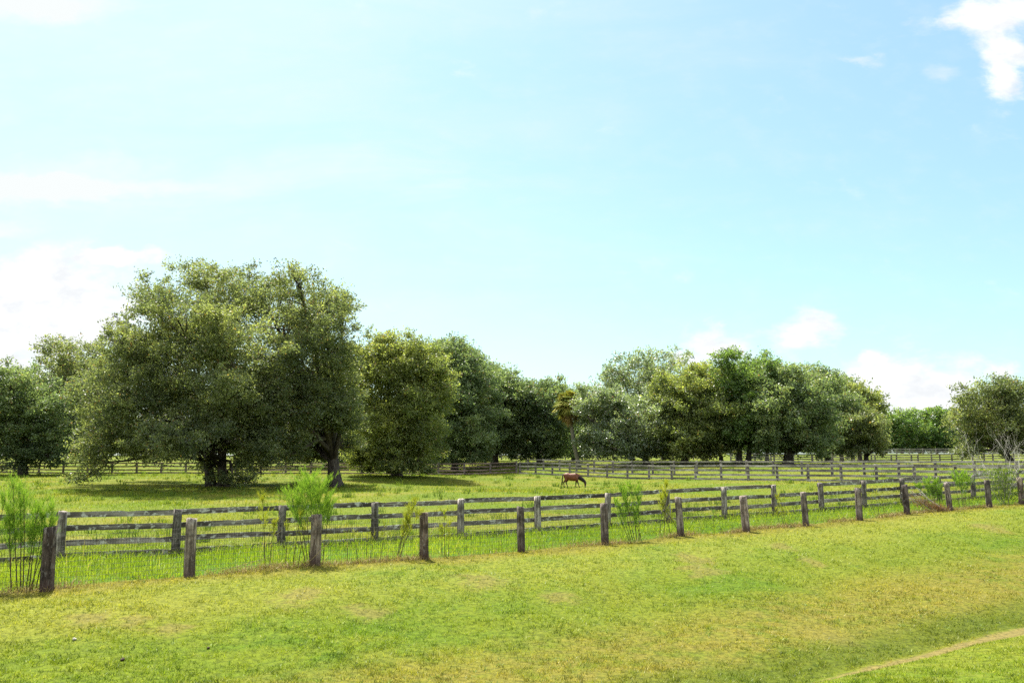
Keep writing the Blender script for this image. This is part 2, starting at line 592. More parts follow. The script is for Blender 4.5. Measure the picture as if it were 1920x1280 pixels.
def make_wood_mat(name, base, dark, lichen, axis, lichen_amt=0.5, stain=None):
    m, g, out = new_mat(name)
    tc = g.n('ShaderNodeTexCoord')
    oi = g.n('ShaderNodeObjectInfo')
    rn = g.math('MULTIPLY', oi.outputs['Random'], 37.0)
    sc = [9.0, 9.0, 9.0]
    sc[axis] = 0.7
    v = g.scl(tc.outputs['Object'], tuple(sc))
    gr = g.noise(v, 2.2, 5, 0.65, w=rn)
    bl = g.noise(tc.outputs['Object'], 3.0, 4, 0.6, w=rn)
    li = g.noise(g.scl(tc.outputs['Object'], (11.0, 5, 5) if axis == 0 else (9, 9, 5)), 1.6, 4, 0.62, w=g.math('ADD', rn, 3.3), dist=0.5)
    c = g.mix(g.ss(gr, 0.40, 0.60), dark, base)
    c = g.mix(g.math('MULTIPLY', g.ss(bl, 0.42, 0.62), 0.75), c, tuple(x * 0.45 for x in dark))
    tone = g.math('ADD', 0.6, g.math('MULTIPLY', oi.outputs['Random'], 0.75))
    c = g.vmath('MULTIPLY', g.vmath('MULTIPLY', c, tone), oi.outputs['Color'])
    c = g.mix(g.math('MULTIPLY', g.ss(li, 0.53, 0.63), lichen_amt), c, lichen)
    if stain is not None:
        sp = g.n('ShaderNodeSeparateXYZ')
        g.t.links.new(tc.outputs['Object'], sp.inputs[0])
        st = g.math('SUBTRACT', 1.0, g.ss(g.math('ADD', sp.outputs[2], g.math('MULTIPLY', bl, 0.35)), 0.22, 0.48))
        c = g.mix(g.math('MULTIPLY', st, 0.75), c, stain)
    b = g.n('ShaderNodeBsdfPrincipled')
    g.put(b.inputs['Base Color'], c)
    b.inputs['Roughness'].default_value = 0.9
    b.inputs['Specular IOR Level'].default_value = 0.2
    bp = g.n('ShaderNodeBump')
    bp.inputs['Strength'].default_value = 0.7
    bp.inputs['Distance'].default_value = 0.02
    g.put(bp.inputs['Height'], gr)
    g.t.links.new(bp.outputs[0], b.inputs['Normal'])
    g.t.links.new(b.outputs[0], out.inputs[0])
    return m


def make_plain(name, col, rough=0.8, var=0.3, scale=6.0, metal=0.0):
    m, g, out = new_mat(name)
    tc = g.n('ShaderNodeTexCoord')
    n = g.noise(tc.outputs['Object'], scale, 4, 0.6)
    c = g.mix(n, tuple(x * (1 - var) for x in col), tuple(x * (1 + var) for x in col))
    b = g.n('ShaderNodeBsdfPrincipled')
    g.put(b.inputs['Base Color'], c)
    b.inputs['Roughness'].default_value = rough
    b.inputs['Metallic'].default_value = metal
    b.inputs['Specular IOR Level'].default_value = 0.25
    g.t.links.new(b.outputs[0], out.inputs[0])
    return m


M = {}
M['ground'] = make_ground_mat()
M['lawn_blade'] = make_blade_mat("lawn_blade")
M['pasture_blade'] = make_blade_mat("pasture_blade", 'field_soft')
M['tall_blade'] = make_blade_mat("tall_blade", 'fix', (0.105, 0.195, 0.010), (0.350, 0.410, 0.030), 0.5, 0.75)
M['clover'] = make_blade_mat("clover_leaf", 'fix', (0.085, 0.150, 0.024), (0.270, 0.330, 0.070), 0.35)
M['weed_blade'] = make_blade_mat("weed_blade", 'fix', (0.06, 0.115, 0.018), (0.17, 0.23, 0.035), 0.45)
M['dry_blade'] = make_blade_mat("dry_blade", 'fix', (0.15, 0.105, 0.050), (0.38, 0.30, 0.125), 0.25)
M['rust_blade'] = make_blade_mat("rust_blade", 'fix', (0.110, 0.055, 0.030), (0.330, 0.190, 0.100), 0.25)
M['fennel'] = make_blade_mat("fennel_leaf", 'fix', (0.080, 0.190, 0.020), (0.290, 0.420, 0.055), 0.5)
M['fennel_yellow'] = make_blade_mat("fennel_leaf_yellow", 'fix', (0.170, 0.240, 0.020), (0.380, 0.360, 0.040), 0.5)
M['stem'] = make_plain("plant_stem", (0.085, 0.065, 0.030), 0.8)
M['dead_stem'] = make_plain("dead_stem", (0.45, 0.42, 0.37), 0.85)
M['palm_leaf'] = make_blade_mat("palm_leaf", 'fix', (0.120, 0.155, 0.032), (0.350, 0.315, 0.070), 0.35)
M['dead_frond'] = make_blade_mat("dead_frond", 'fix', (0.150, 0.100, 0.045), (0.420, 0.300, 0.110), 0.25)
M['palm_bark'] = make_plain("palm_bark", (0.19, 0.17, 0.14), 0.9, 0.35, 3)
M['straw'] = make_plain("dry_straw", (0.25, 0.20, 0.085), 0.85)
M['oak'] = make_leaf_mat("oak_leaf", (0.075, 0.097, 0.053), (0.140, 0.162, 0.075), (0.259, 0.272, 0.112))
M['oak_dark'] = make_leaf_mat("oak_leaf_dark", (0.082, 0.117, 0.066), (0.139, 0.182, 0.089), (0.233, 0.268, 0.123))
M['oak_yellow'] = make_leaf_mat("oak_leaf_yellow", (0.094, 0.123, 0.049), (0.188, 0.213, 0.070), (0.355, 0.355, 0.103))
M['green'] = make_leaf_mat("bright_leaf", (0.074, 0.120, 0.040), (0.125, 0.189, 0.053), (0.219, 0.276, 0.074))
M['pine'] = make_leaf_mat("pine_needle", (0.061, 0.113, 0.046), (0.116, 0.183, 0.055), (0.201, 0.257, 0.072))
M['grey_leaf'] = make_leaf_mat("grey_leaf", (0.093, 0.123, 0.072), (0.158, 0.198, 0.106), (0.266, 0.300, 0.163), gloss=0.08)
M['bark'] = make_wood_mat("bark", (0.115, 0.095, 0.078), (0.040, 0.031, 0.026), (0.22, 0.21, 0.19), 2, 0.25)
M['post'] = make_wood_mat("weathered_post", (0.295, 0.262, 0.228), (0.080, 0.065, 0.054), (0.40, 0.38, 0.34), 2, 0.22, stain=(0.055, 0.030, 0.025))
M['rail'] = make_wood_mat("weathered_rail", (0.270, 0.242, 0.212), (0.085, 0.068, 0.060), (0.48, 0.475, 0.42), 0, 0.85)
M['far_post'] = make_wood_mat("grey_post", (0.26, 0.235, 0.215), (0.11, 0.095, 0.085), (0.36, 0.34, 0.32), 2, 0.2)
M['far_rail'] = make_wood_mat("grey_rail", (0.40, 0.365, 0.34), (0.20, 0.178, 0.165), (0.50, 0.48, 0.46), 0, 0.4)
M['brown_rail'] = make_wood_mat("brown_rail", (0.30, 0.22, 0.18), (0.12, 0.08, 0.065), (0.50, 0.44, 0.40), 0, 0.35)
M['wire'] = make_plain("rusty_wire", (0.035, 0.030, 0.026), 0.7, metal=0.0)


# ------------------------------------------------------------------ ground sheet
def axis_lines(core, step0, grow, far):
    xs = [0.0]
    s = step0
    while xs[-1] < far:
        if xs[-1] > core:
            s *= grow
        xs.append(xs[-1] + s)
    return xs


def build_ground():
    xp = axis_lines(26, 0.45, 1.07, 4000)
    xs = np.array([-x for x in xp[:0:-1]] + xp)
    yp = axis_lines(48, 0.40, 1.055, 4500)
    yn = axis_lines(6, 0.8, 1.25, 1500)
    ys = np.array([-y for y in yn[:0:-1]] + yp)
    X, Y = np.meshgrid(xs, ys)
    Z = terr(X, Y)
    V = np.stack([X.ravel(), Y.ravel(), Z.ravel()], 1)
    ny, nx = X.shape
    i = np.arange((ny - 1) * (nx - 1))
    a = (i // (nx - 1)) * nx + i % (nx - 1)
    Q = np.stack([a, a + 1, a + nx + 1, a + nx], 1)
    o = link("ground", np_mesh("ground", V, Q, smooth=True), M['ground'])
    tag(o, kind='structure')


build_ground()


# ------------------------------------------------------------------ grass
def blades(P0, h, w, az, lean, segs=1, face=None):
    """P0 n x 3 roots; returns V, Q, repeat for per-face attributes"""
    n = len(P0)
    fa = rng.uniform(0, np.pi * 2, n) if face is None else face
    side = np.stack([np.cos(fa), np.sin(fa), np.zeros(n)], 1) * (w * 0.5)[:, None]
    ld = np.stack([np.cos(az), np.sin(az), np.zeros(n)], 1)
    up = np.array([0, 0, 1.0])
    rows = []
    for k in range(segs + 1):
        t = k / segs
        hor = lean * h * t ** 1.6
        ver = h * t * np.sqrt(np.clip(1 - (lean * t * 0.8) ** 2, 0.05, 1))
        c = P0 + ld * hor[:, None] + up * ver[:, None]
        ww = 1.0 - 0.9 * t ** 1.3
        rows.append(c - side * ww)
        rows.append(c + side * ww)
    V = np.stack(rows, 1).reshape(-1, 3)
    nv = 2 * (segs + 1)
    base = np.arange(n)[:, None] * nv
    qs = []
    for k in range(segs):
        qs.append(base + np.array([[2 * k, 2 * k + 1, 2 * k + 3, 2 * k + 2]]))
    Q = np.stack(qs, 1).reshape(-1, 4)
    return V, Q, segs


def grass_object(name, X, Y, h, w, lean, mat, label, cat, segs=1, vary=None, sink=0.01):
    n = len(X)
    Z = terr(X, Y) - sink
    V, Q, s = blades(np.stack([X, Y, Z], 1), h, w, rng.uniform(0, 6.283, n), lean, segs)
    if vary is None:
        vary = rng.uniform(0, 1, n)
    o = link(name, np_mesh(name, V, Q, {'vary': np.repeat(vary, s)}), mat)
    return tag(o, label, cat, kind='stuff')


def sample_y(n, y0, y1, p):
    """distances with density ~ Y^-p"""
    u = rng.uniform(0, 1, n)
    q = 1 - p if abs(1 - p) > 1e-6 else 1e-4
    return (y0 ** q + u * (y1 ** q - y0 ** q)) ** (1 / q)


def vnoise(X, Y, s, seed=0):
    """cheap smooth value noise for scattering"""
    r = np.random.default_rng(seed)
    tab = r.uniform(0, 1, (64, 64))
    x, y = X / s, Y / s
    xi, yi = np.floor(x).astype(int), np.floor(y).astype(int)
    fx, fy = x - xi, y - yi
    fx, fy = fx * fx * (3 - 2 * fx), fy * fy * (3 - 2 * fy)
    g = lambda a, b: tab[a % 64, b % 64]
    return (g(xi, yi) * (1 - fx) + g(xi + 1, yi) * fx) * (1 - fy) + (g(xi, yi + 1) * (1 - fx) + g(xi + 1, yi + 1) * fx) * fy


def build_grass():
    # mown lawn
    n = 800000
    Y = sample_y(n, 6.0, 42, 1.15)
    X = rng.uniform(-1, 1, n) * (0.66 * Y + 1.6)
    d = fence_d(X, Y)
    e = ditch_e(X, Y)
    tuft = vnoise(X, Y, 0.42, 3) * 0.3 + vnoise(X, Y, 0.11, 4) * 0.4 + vnoise(X, Y, 0.05, 15) * 0.3
    keep = (d < 0.1) & (rng.uniform(0, 1, n) < np.clip((tuft - 0.30) * 3.2, 0.06, 1))
    for px, py, rx, ry in BARE:
        c0 = ray_ground(px, py)
        q = ((X - c0.x) / rx) ** 2 + ((Y - c0.y) / ry) ** 2
        keep &= ~((q < 2.0 * vnoise(X, Y, .3, 77) - .1) & (rng.uniform(0, 1, n) < 0.7))
    keep &= ~((np.abs(e + .14 + .22 * (vnoise(X, Y, .3, 41) - .5)) < 0.20 + 0.02 * np.maximum(X - 4, 0)) & (rng.uniform(0, 1, n) < 0.85))
    X, Y, tuft = X[keep], Y[keep], tuft[keep]
    m = len(X)
    tone = np.clip(0.5 + 1.1 * (vnoise(X, Y, 0.085, 16) - 0.5) + 0.6 * (vnoise(X, Y, 0.3, 17) - .5) + rng.normal(0, .26, m), 0, 1)
    h = rng.uniform(0.026, 0.060, m) * (0.30 + 1.4 * tuft) * (1 + Y * 0.012)
    en = ditch_e(X, Y)
    h *= np.where((en < 0) & (en > -1.0), 0.6, 1.0)
    w = rng.uniform(0.0035, 0.0085, m) + 0.00055 * Y
    grass_object("mown_grass", X, Y, h, w, rng.uniform(0.4, 1.25, m), M['lawn_blade'], None, None, 1, tone)
    # broad leaved weeds and clover in the mown grass
    nc = 2600
    Yc = sample_y(nc, 7, 36, 1.2)
    Xc = rng.uniform(-1, 1, nc) * (0.66 * Yc + 1)
    pr = vnoise(Xc, Yc, 1.9, 51) * .6 + vnoise(Xc, Yc, .7, 52) * .4
    ok = (fence_d(Xc, Yc) < -.3) & (rng.uniform(0, 1, nc) < np.clip((pr - .46) * 4, 0.03, 1)) & (ditch_e(Xc, Yc) > .2)
    Xc, Yc = Xc[ok], Yc[ok]
    k = 16
    X = np.repeat(Xc, k) + rng.normal(0, 0.045, len(Xc) * k)
    Y = np.repeat(Yc, k) + rng.normal(0, 0.045, len(Xc) * k)
    m = len(X)
    grass_object("lawn_weeds", X, Y, rng.uniform(0.03, 0.085, m), rng.uniform(0.008, 0.018, m) + 0.0004 * Y, rng.uniform(0.5, 1.3, m), M['clover'], None, None)
    # rough tall grass between the fences
    n = 210000
    Y = sample_y(n, 15, 62, 1.0)
    X = rng.uniform(-1, 1, n) * (0.70 * Y + 2)
    d = fence_d(X, Y)
    patch = vnoise(X, Y, 1.6, 5) * .6 + vnoise(X, Y, .5, 6) * .4
    keep = (d > 0.25) & (d < 5.6) & (rng.uniform(0, 1, n) < 0.25 + patch)
    X, Y, d, patch = X[keep], Y[keep], d[keep], patch[keep]
    m = len(X)
    h = rng.uniform(0.10, 0.30, m) * (0.45 + 1.1 * patch) * np.clip(0.75 + 0.12 * d, 0.6, 1.2)
    w = rng.uniform(0.006, 0.012, m) + 0.00035 * Y
    va = np.clip(rng.uniform(0, 0.6, m) + 0.5 * vnoise(X, Y, 2.4, 8) - 0.12, 0, .9)
    tall = rng.uniform(0, 1, m) < 0.012 + 0.10 * np.clip(vnoise(X, Y, 3.1, 18) - .5, 0, 1)
    va = np.where(tall, 1.0, va)
    h = np.where(tall, h * rng.uniform(1.2, 2.3, m), h)
    w = np.where(tall, w * .7, w)
    grass_object("tall_grass", X, Y, h, w, rng.uniform(0.25, 1.15, m), M['tall_blade'], None, None, 2, va)
    # grazed pasture
    n = 240000
    Y = sample_y(n, 20, 130, 1.25)
    X = rng.uniform(-1, 1, n) * (0.68 * Y + 3)
    d = fence_d(X, Y)
    patch = vnoise(X, Y, 4.0, 9) * .6 + vnoise(X, Y, 1.1, 10) * .4
    keep = (d > 5.2) & (rng.uniform(0, 1, n) < 0.15 + patch)
    X, Y, patch = X[keep], Y[keep], patch[keep]
    m = len(X)
    h = rng.uniform(0.05, 0.16, m) * (0.5 + patch)
    w = rng.uniform(0.008, 0.016, m) + 0.0007 * Y
    grass_object("pasture_grass", X, Y, h, w, rng.uniform(0.3, 1.1, m), M['pasture_blade'], None, None)
    # scattered weeds of the pasture, in clumps
    nc = 900
    Yc = sample_y(nc, 26, 100, 0.9)
    Xc = rng.uniform(-1, 1, nc) * (0.66 * Yc + 2)
    prob = vnoise(Xc, Yc, 9, 12)
    ok = (fence_d(Xc, Yc) > 6) & (rng.uniform(0, 1, nc) < prob * 1.2)
    Xc, Yc = Xc[ok], Yc[ok]
    k = 26
    sz = rng.uniform(0.5, 1.25, len(Xc))
    X = np.repeat(Xc, k) + rng.normal(0, 0.16, len(Xc) * k) * np.repeat(sz, k)
    Y = np.repeat(Yc, k) + rng.normal(0, 0.16, len(Xc) * k) * np.repeat(sz, k)
    m = len(X)
    h = rng.uniform(0.16, 0.44, m) * np.repeat(sz, k)
    w = rng.uniform(0.012, 0.025, m) + 0.0004 * Y
    grass_object("pasture_weeds", X, Y, h, w, rng.uniform(0.1, 0.8, m), M['weed_blade'], None, None, 2)
    # dry thatch under the wire fence
    n = 17000
    s = rng.uniform(-6, 50, n)
    dd = rng.normal(0.16, 0.16, n)
    X = FA[0] + FDIR[0] * s + FNRM[0] * dd
    Y = FA[1] + FDIR[1] * s + FNRM[1] * dd
    keep = rng.uniform(0, 1, n) < 0.05 + 1.9 * np.clip(vnoise(s, s * 0, 1.3, 14) - .28, 0, 1)
    X, Y = X[keep], Y[keep]
    m = len(X)
    grass_object("dry_thatch", X, Y, rng.uniform(0.05, 0.24, m), rng.uniform(0.006, 0.011, m) + 0.0003 * Y, rng.uniform(0.5, 1.2, m),
                 M['dry_blade'], None, None, 2)


build_grass()

# ------------------------------------------------------------------ fences
FENCE_YAW = math.atan2(FDIR[1], FDIR[0])


def post_mesh(seed, r, h):
    rr = random.Random(seed)
    sides, rows = 12, 9
    ph = [rr.uniform(-0.09, 0.09) for _ in range(sides)]
    vs, fs = [], []
    tilt = rr.uniform(-0.10, 0.10)
    for j in range(rows):
        t = j / (rows - 1)
        z = -0.25 + (h + 0.25) * t
        for k in range(sides):
            a = 2 * math.pi * k / sides
            q = r * (1.06 - 0.10 * t) * (1 + ph[k] + rr.uniform(-0.035, 0.035))
            x, y = q * math.cos(a), q * math.sin(a)
            zz = z + (tilt * x * 1.5 + rr.uniform(-0.012, 0.012) if j == rows - 1 else 0)
            vs.append((x, y, zz))
    for j in range(rows - 1):
        for k in range(sides):
            k2 = (k + 1) % sides
            fs.append((j * sides + k, j * sides + k2, (j + 1) * sides + k2, (j + 1) * sides + k))
    vs.append((0, 0, h - 0.015))
    c = len(vs) - 1
    for k in range(sides):
        fs.append(((rows - 1) * sides + k, (rows - 1) * sides + (k + 1) % sides, c))
    me = bpy.data.meshes.new("post")
    me.from_pydata(vs, [], fs)
    me.update()
    for p in me.polygons:
        p.use_smooth = len(p.vertices) == 4
    return me


def board_mesh(seed, hgt=0.145, thick=0.032):
    """board of unit length along x"""
    rr = random.Random(seed)
    n = 14
    sag = rr.uniform(-0.02, 0.012)
    vs, fs = [], []
    for i in range(n + 1):
        t = i / n
        dz = 4 * sag * t * (1 - t)
        zt = hgt / 2 + dz + rr.uniform(-0.006, 0.006)
        zb = -hgt / 2 + dz + rr.uniform(-0.006, 0.006)
        if rr.random() < 0.10:
            zt -= rr.uniform(0.01, 0.03)
        y = rr.uniform(-0.003, 0.003)
        vs += [(t, y - thick / 2, zb), (t, y + thick / 2, zb), (t, y + thick / 2, zt), (t, y - thick / 2, zt)]
    for i in range(n):
        a = i * 4
        for k in range(4):
            k2 = (k + 1) % 4
            fs.append((a + k, a + k2, a + 4 + k2, a + 4 + k))
    fs = [tuple(reversed(q)) for q in fs]
    fs.append((0, 1, 2, 3))
    b = n * 4
    fs.append((b + 3, b + 2, b + 1, b))
    me = bpy.data.meshes.new("board")
    me.from_pydata(vs, [], fs)
    me.update()
    return me


def rail_between(parent, origin, a, b, mesh, mat, tone_shift=0):
    """board object from world point a to b"""
    d = b - a
    L = d.length
    yaw = math.atan2(d.y, d.x)
    pit = -math.asin(max(-1, min(1, d.z / L)))
    o = bpy.data.objects.new("board", mesh)
    COL.objects.link(o)
    o.parent = parent
    o.location = a - origin
    o.rotation_euler = (rnd.uniform(-0.05, 0.05), pit, yaw)
    o.scale = (L, 1, 1)
    return o


def with_mat(me, mat):
    me.materials.append(mat)
    return me


def board_fence(pts, label, cat, group, post_m, rail_m, h=1.22, rails=(1.14, 0.78, 0.42, 0.09), r=0.105, behind=1.0, variants=6,
                bh=0.145, lean=0.025, skip=(), seed=0):
    """pts: ground points of the posts; boards nailed on the side given by behind (+1 = far side)"""
    rr = random.Random(seed)
    pm = [with_mat(post_mesh(seed * 100 + k, r, h), post_m) for k in range(variants)]
    bm_ = [with_mat(board_mesh(seed * 100 + 50 + k, bh), rail_m) for k in range(variants)]
    origin = pts[len(pts) // 2].copy()
    t = thing("board_fence", origin, label, cat, group)
    hs = []
    for i, p in enumerate(pts):
        o = bpy.data.objects.new("post", rr.choice(pm))
        COL.objects.link(o)
        o.parent = t
        o.location = p - origin
        o.rotation_euler = (rr.uniform(-lean, lean), rr.uniform(-lean, lean), rr.uniform(0, 6.28))
        hs.append(rr.uniform(-0.02, 0.02))
    for i in range(len(pts) - 1):
        a, b = pts[i], pts[i + 1]
        d = (b - a)
        d.z = 0
        d.normalize()
        nrm = Vector((-d.y, d.x, 0)) * behind * (r * 0.95 + 0.02)
        for ri, z in enumerate(rails):
            if (i, ri) in skip:
                continue
            ja, jb = rr.uniform(-0.022, 0.022), rr.uniform(-0.022, 0.022)
            e0 = rr.uniform(0.0, 0.10)
            e1 = rr.uniform(0.0, 0.10)
            off = nrm + Vector((-d.y, d.x, 0)) * behind * (0.034 * (i % 2))
            rail_between(t, origin, a - d * e0 + off + Vector((0, 0, z + ja)), b + d * e1 + off + Vector((0, 0, z + jb)), rr.choice(bm_), rail_m)
    return t


def build_near_board_fence():
    pts = []
    for i in range(-2, 18):
        if 0 <= i < len(BOARD_TOP):
            x = P(BOARD_TOP[i][0], HZ, board_Y(i)).x
            y = board_Y(i)
        else:
            j = 0 if i < 0 else len(BOARD_TOP) - 1
            x0, y0 = P(BOARD_TOP[j][0], HZ, board_Y(j)).x, board_Y(j)
            x, y = x0 + (i - j) * 2.46, y0 + (i - j) * 1.474
        pts.append(Vector((x, y, tz(x, y))))
    board_fence(pts, "weathered four-board fence with lichen spotted rails, right behind the wire fence", "board fence", None,
                M['post'], M['rail'], seed=1, r=0.112, skip={(11, 0)})


build_near_board_fence()


def build_wire_fence():
    pts = []
    for i in range(-2, 17):
        if 0 <= i < len(FRONT):
            p = P(*FRONT[i], front_Y(i))
            x, y = p.x, p.y
        else:
            j = 0 if i < 0 else len(FRONT) - 1
            p = P(*FRONT[j], front_Y(j))
            x, y = p.x + (i - j) * 2.41, p.y + (i - j) * 1.532
        pts.append(Vector((x, y, tz(x, y))))
    origin = pts[len(pts) // 2].copy()
    t = thing("wire_fence", origin, "low wire mesh fence on short round posts along the mown lawn", "wire fence")
    heights = [1.22, 1.22, 1.21, 1.22, 1.15, 1.13, 1.18, 1.16, 1.15, 1.12, 1.13, 1.13, 1.1, 1.1, 1.1, 1.12, 1.1, 1.12, 1.1]
    shade = {2: (.42, .36, .34), 3: (1.15, 1.1, 1.02), 4: (.80, .72, .64), 5: (.70, .58, .50), 6: (1.0, .95, .88), 7: (.95, .86, .86), 8: (1.5, 1.45, 1.38), 9: (1.1, 1.0, .98),
             10: (.8, .76, .74), 11: (.7, .65, .64), 12: (.6, .54, .55), 13: (.8, .76, .76), 14: (.7, .68, .68), 15: (.85, .74, .68)}
    leans = {8: (-0.02, -0.05), 9: (0.0, -0.06), 10: (0, -0.05), 13: (0, -0.07), 5: (0, -0.02)}
    for i, p in enumerate(pts):
        me = with_mat(post_mesh(700 + i, rnd.uniform(0.10, 0.122), heights[i]), M['post'])
        o = link("post", me, None, t)
        o.location = p - origin
        o.color = (*shade.get(i, (.8, .75, .7)), 1)
        lx, ly = leans.get(i, (rnd.uniform(-.02, .02), rnd.uniform(-.03, .02)))
        o.rotation_euler = (lx, ly, rnd.uniform(0, .3))
    # the netting, on the pasture side of the posts
    nrm = Vector((FNRM[0], FNRM[1], 0)) * 0.125
    mb = MB()
    rows = [0.02 + 0.1 * k for k in range(11)]
    rw = 0.0029
    for zi in rows:
        line = []
        for i in range(len(pts) - 1):
            for k in range(4):
                q = pts[i].lerp(pts[i + 1], k / 4)
                line.append(q + nrm + Vector((0, 0, zi + rnd.uniform(-.006, .006) - 0.015 * math.sin(k / 4 * math.pi))) - origin)
        line.append(pts[-1] + nrm + Vector((0, 0, zi)) - origin)
        mb.tube(line, [rw] * len(line), 3, cap=False)
    for i in range(len(pts) - 1):
        L = (pts[i + 1] - pts[i]).length
        n = int(L / 0.052)
        for k in range(n):
            q = pts[i].lerp(pts[i + 1], k / n) + nrm - origin
            bow = rnd.uniform(-.006, .006)
            mb.tube([q + Vector((0, 0, 0.0)), q + Vector((bow, bow, .5)), q + Vector((0, 0, 1.02))], [rw * .9] * 3, 3, cap=False)
    link("wire_mesh", mb.mesh("wire_mesh"), M['wire'], t)


build_wire_fence()


def line_pts(p0, p1, step):
    """ground points between two (px, Y) plan positions"""
    a = Vector((P(p0[0], HZ, p0[1]).x, p0[1]))
    b = Vector((P(p1[0], HZ, p1[1]).x, p1[1]))
    n = max(1, round((b - a).length / step))
    out = []
    for k in range(n + 1):
        q = a.lerp(b, k / n)
        out.append(Vector((q.x, q.y, tz(q.x, q.y))))
    return out


def build_far_fences():
    # diagonal pair with a lane between, from the corner at 970 px to the right edge
    board_fence(line_pts((975, 89.5), (2060, 47.5), 2.65), "grey board fence just behind the grazing horse, running to the right edge",
                "board fence", "far paddock fences", M['far_post'], M['far_rail'], seed=2, r=0.10, behind=-1, rails=(1.13, 0.78, 0.43, 0.1))
    board_fence(line_pts((990, 95.5), (1990, 54.0), 2.65), "second grey board fence, across the lane behind the fence near the horse",
                "board fence", "far paddock fences", M['far_post'], M['far_rail'], seed=3, r=0.10, behind=-1, rails=(1.13, 0.78, 0.43))
    board_fence(line_pts((-60, 95), (968, 91), 2.7), "brown board fence in the shade below the left oaks",
                "board fence", "far paddock fences", M['far_post'], M['brown_rail'], seed=4, r=0.11, behind=-1, rails=(1.13, 0.78, 0.43, 0.1))
    board_fence(line_pts((1370, 126), (1845, 119), 2.75), "pale board fence crossing the paddock behind the dark oak trunks",
                "board fence", "far paddock fences", M['far_post'], M['far_rail'], seed=5, r=0.11, behind=-1, rails=(1.13, 0.80, 0.47, 0.14))
    board_fence(line_pts((1380, 131), (1940, 124), 2.75), "pale board fence twin, one lane further back than its neighbour by the oaks",
                "board fence", "far paddock fences", M['far_post'], M['far_rail'], seed=6, r=0.11, behind=-1, rails=(1.13, 0.80, 0.47))
    board_fence(line_pts((1560, 192), (1930, 188), 2.75), "farthest board fence, in front of the bright green pines",
                "board fence", "far paddock fences", M['far_post'], M['far_rail'], seed=7, r=0.12, behind=-1, rails=(1.12, 0.72, 0.32))
    board_fence(line_pts((880, 152), (1330, 152), 2.75), "distant board fence glimpsed under the middle trees",
                "board fence", "far paddock fences", M['far_post'], M['far_rail'], seed=8, r=0.12, behind=-1, rails=(1.12, 0.78, 0.43))


build_far_fences()


# ------------------------------------------------------------------ trees
def unit(n, r=rng):
    v = r.normal(0, 1, (n, 3))
    return v / np.linalg.norm(v, axis=1, keepdims=True)


def leaf_quads(C, axis, nrm, ln, wd):
    """diamond leaves: centre C, long axis, face normal"""
    side = np.cross(nrm, axis)
    side /= np.linalg.norm(side, axis=1, keepdims=True) + 1e-9
    a = axis * (ln * 0.5)[:, None]
    s = side * (wd * 0.5)[:, None]
    k = nrm * (wd * 0.12)[:, None]
    V = np.stack([C - a, C - s - a * 0.1 + k, C + a, C + s - a * 0.1 + k], 1).reshape(-1, 3)
    Q = np.arange(len(C) * 4).reshape(-1, 4)
    return V, Q


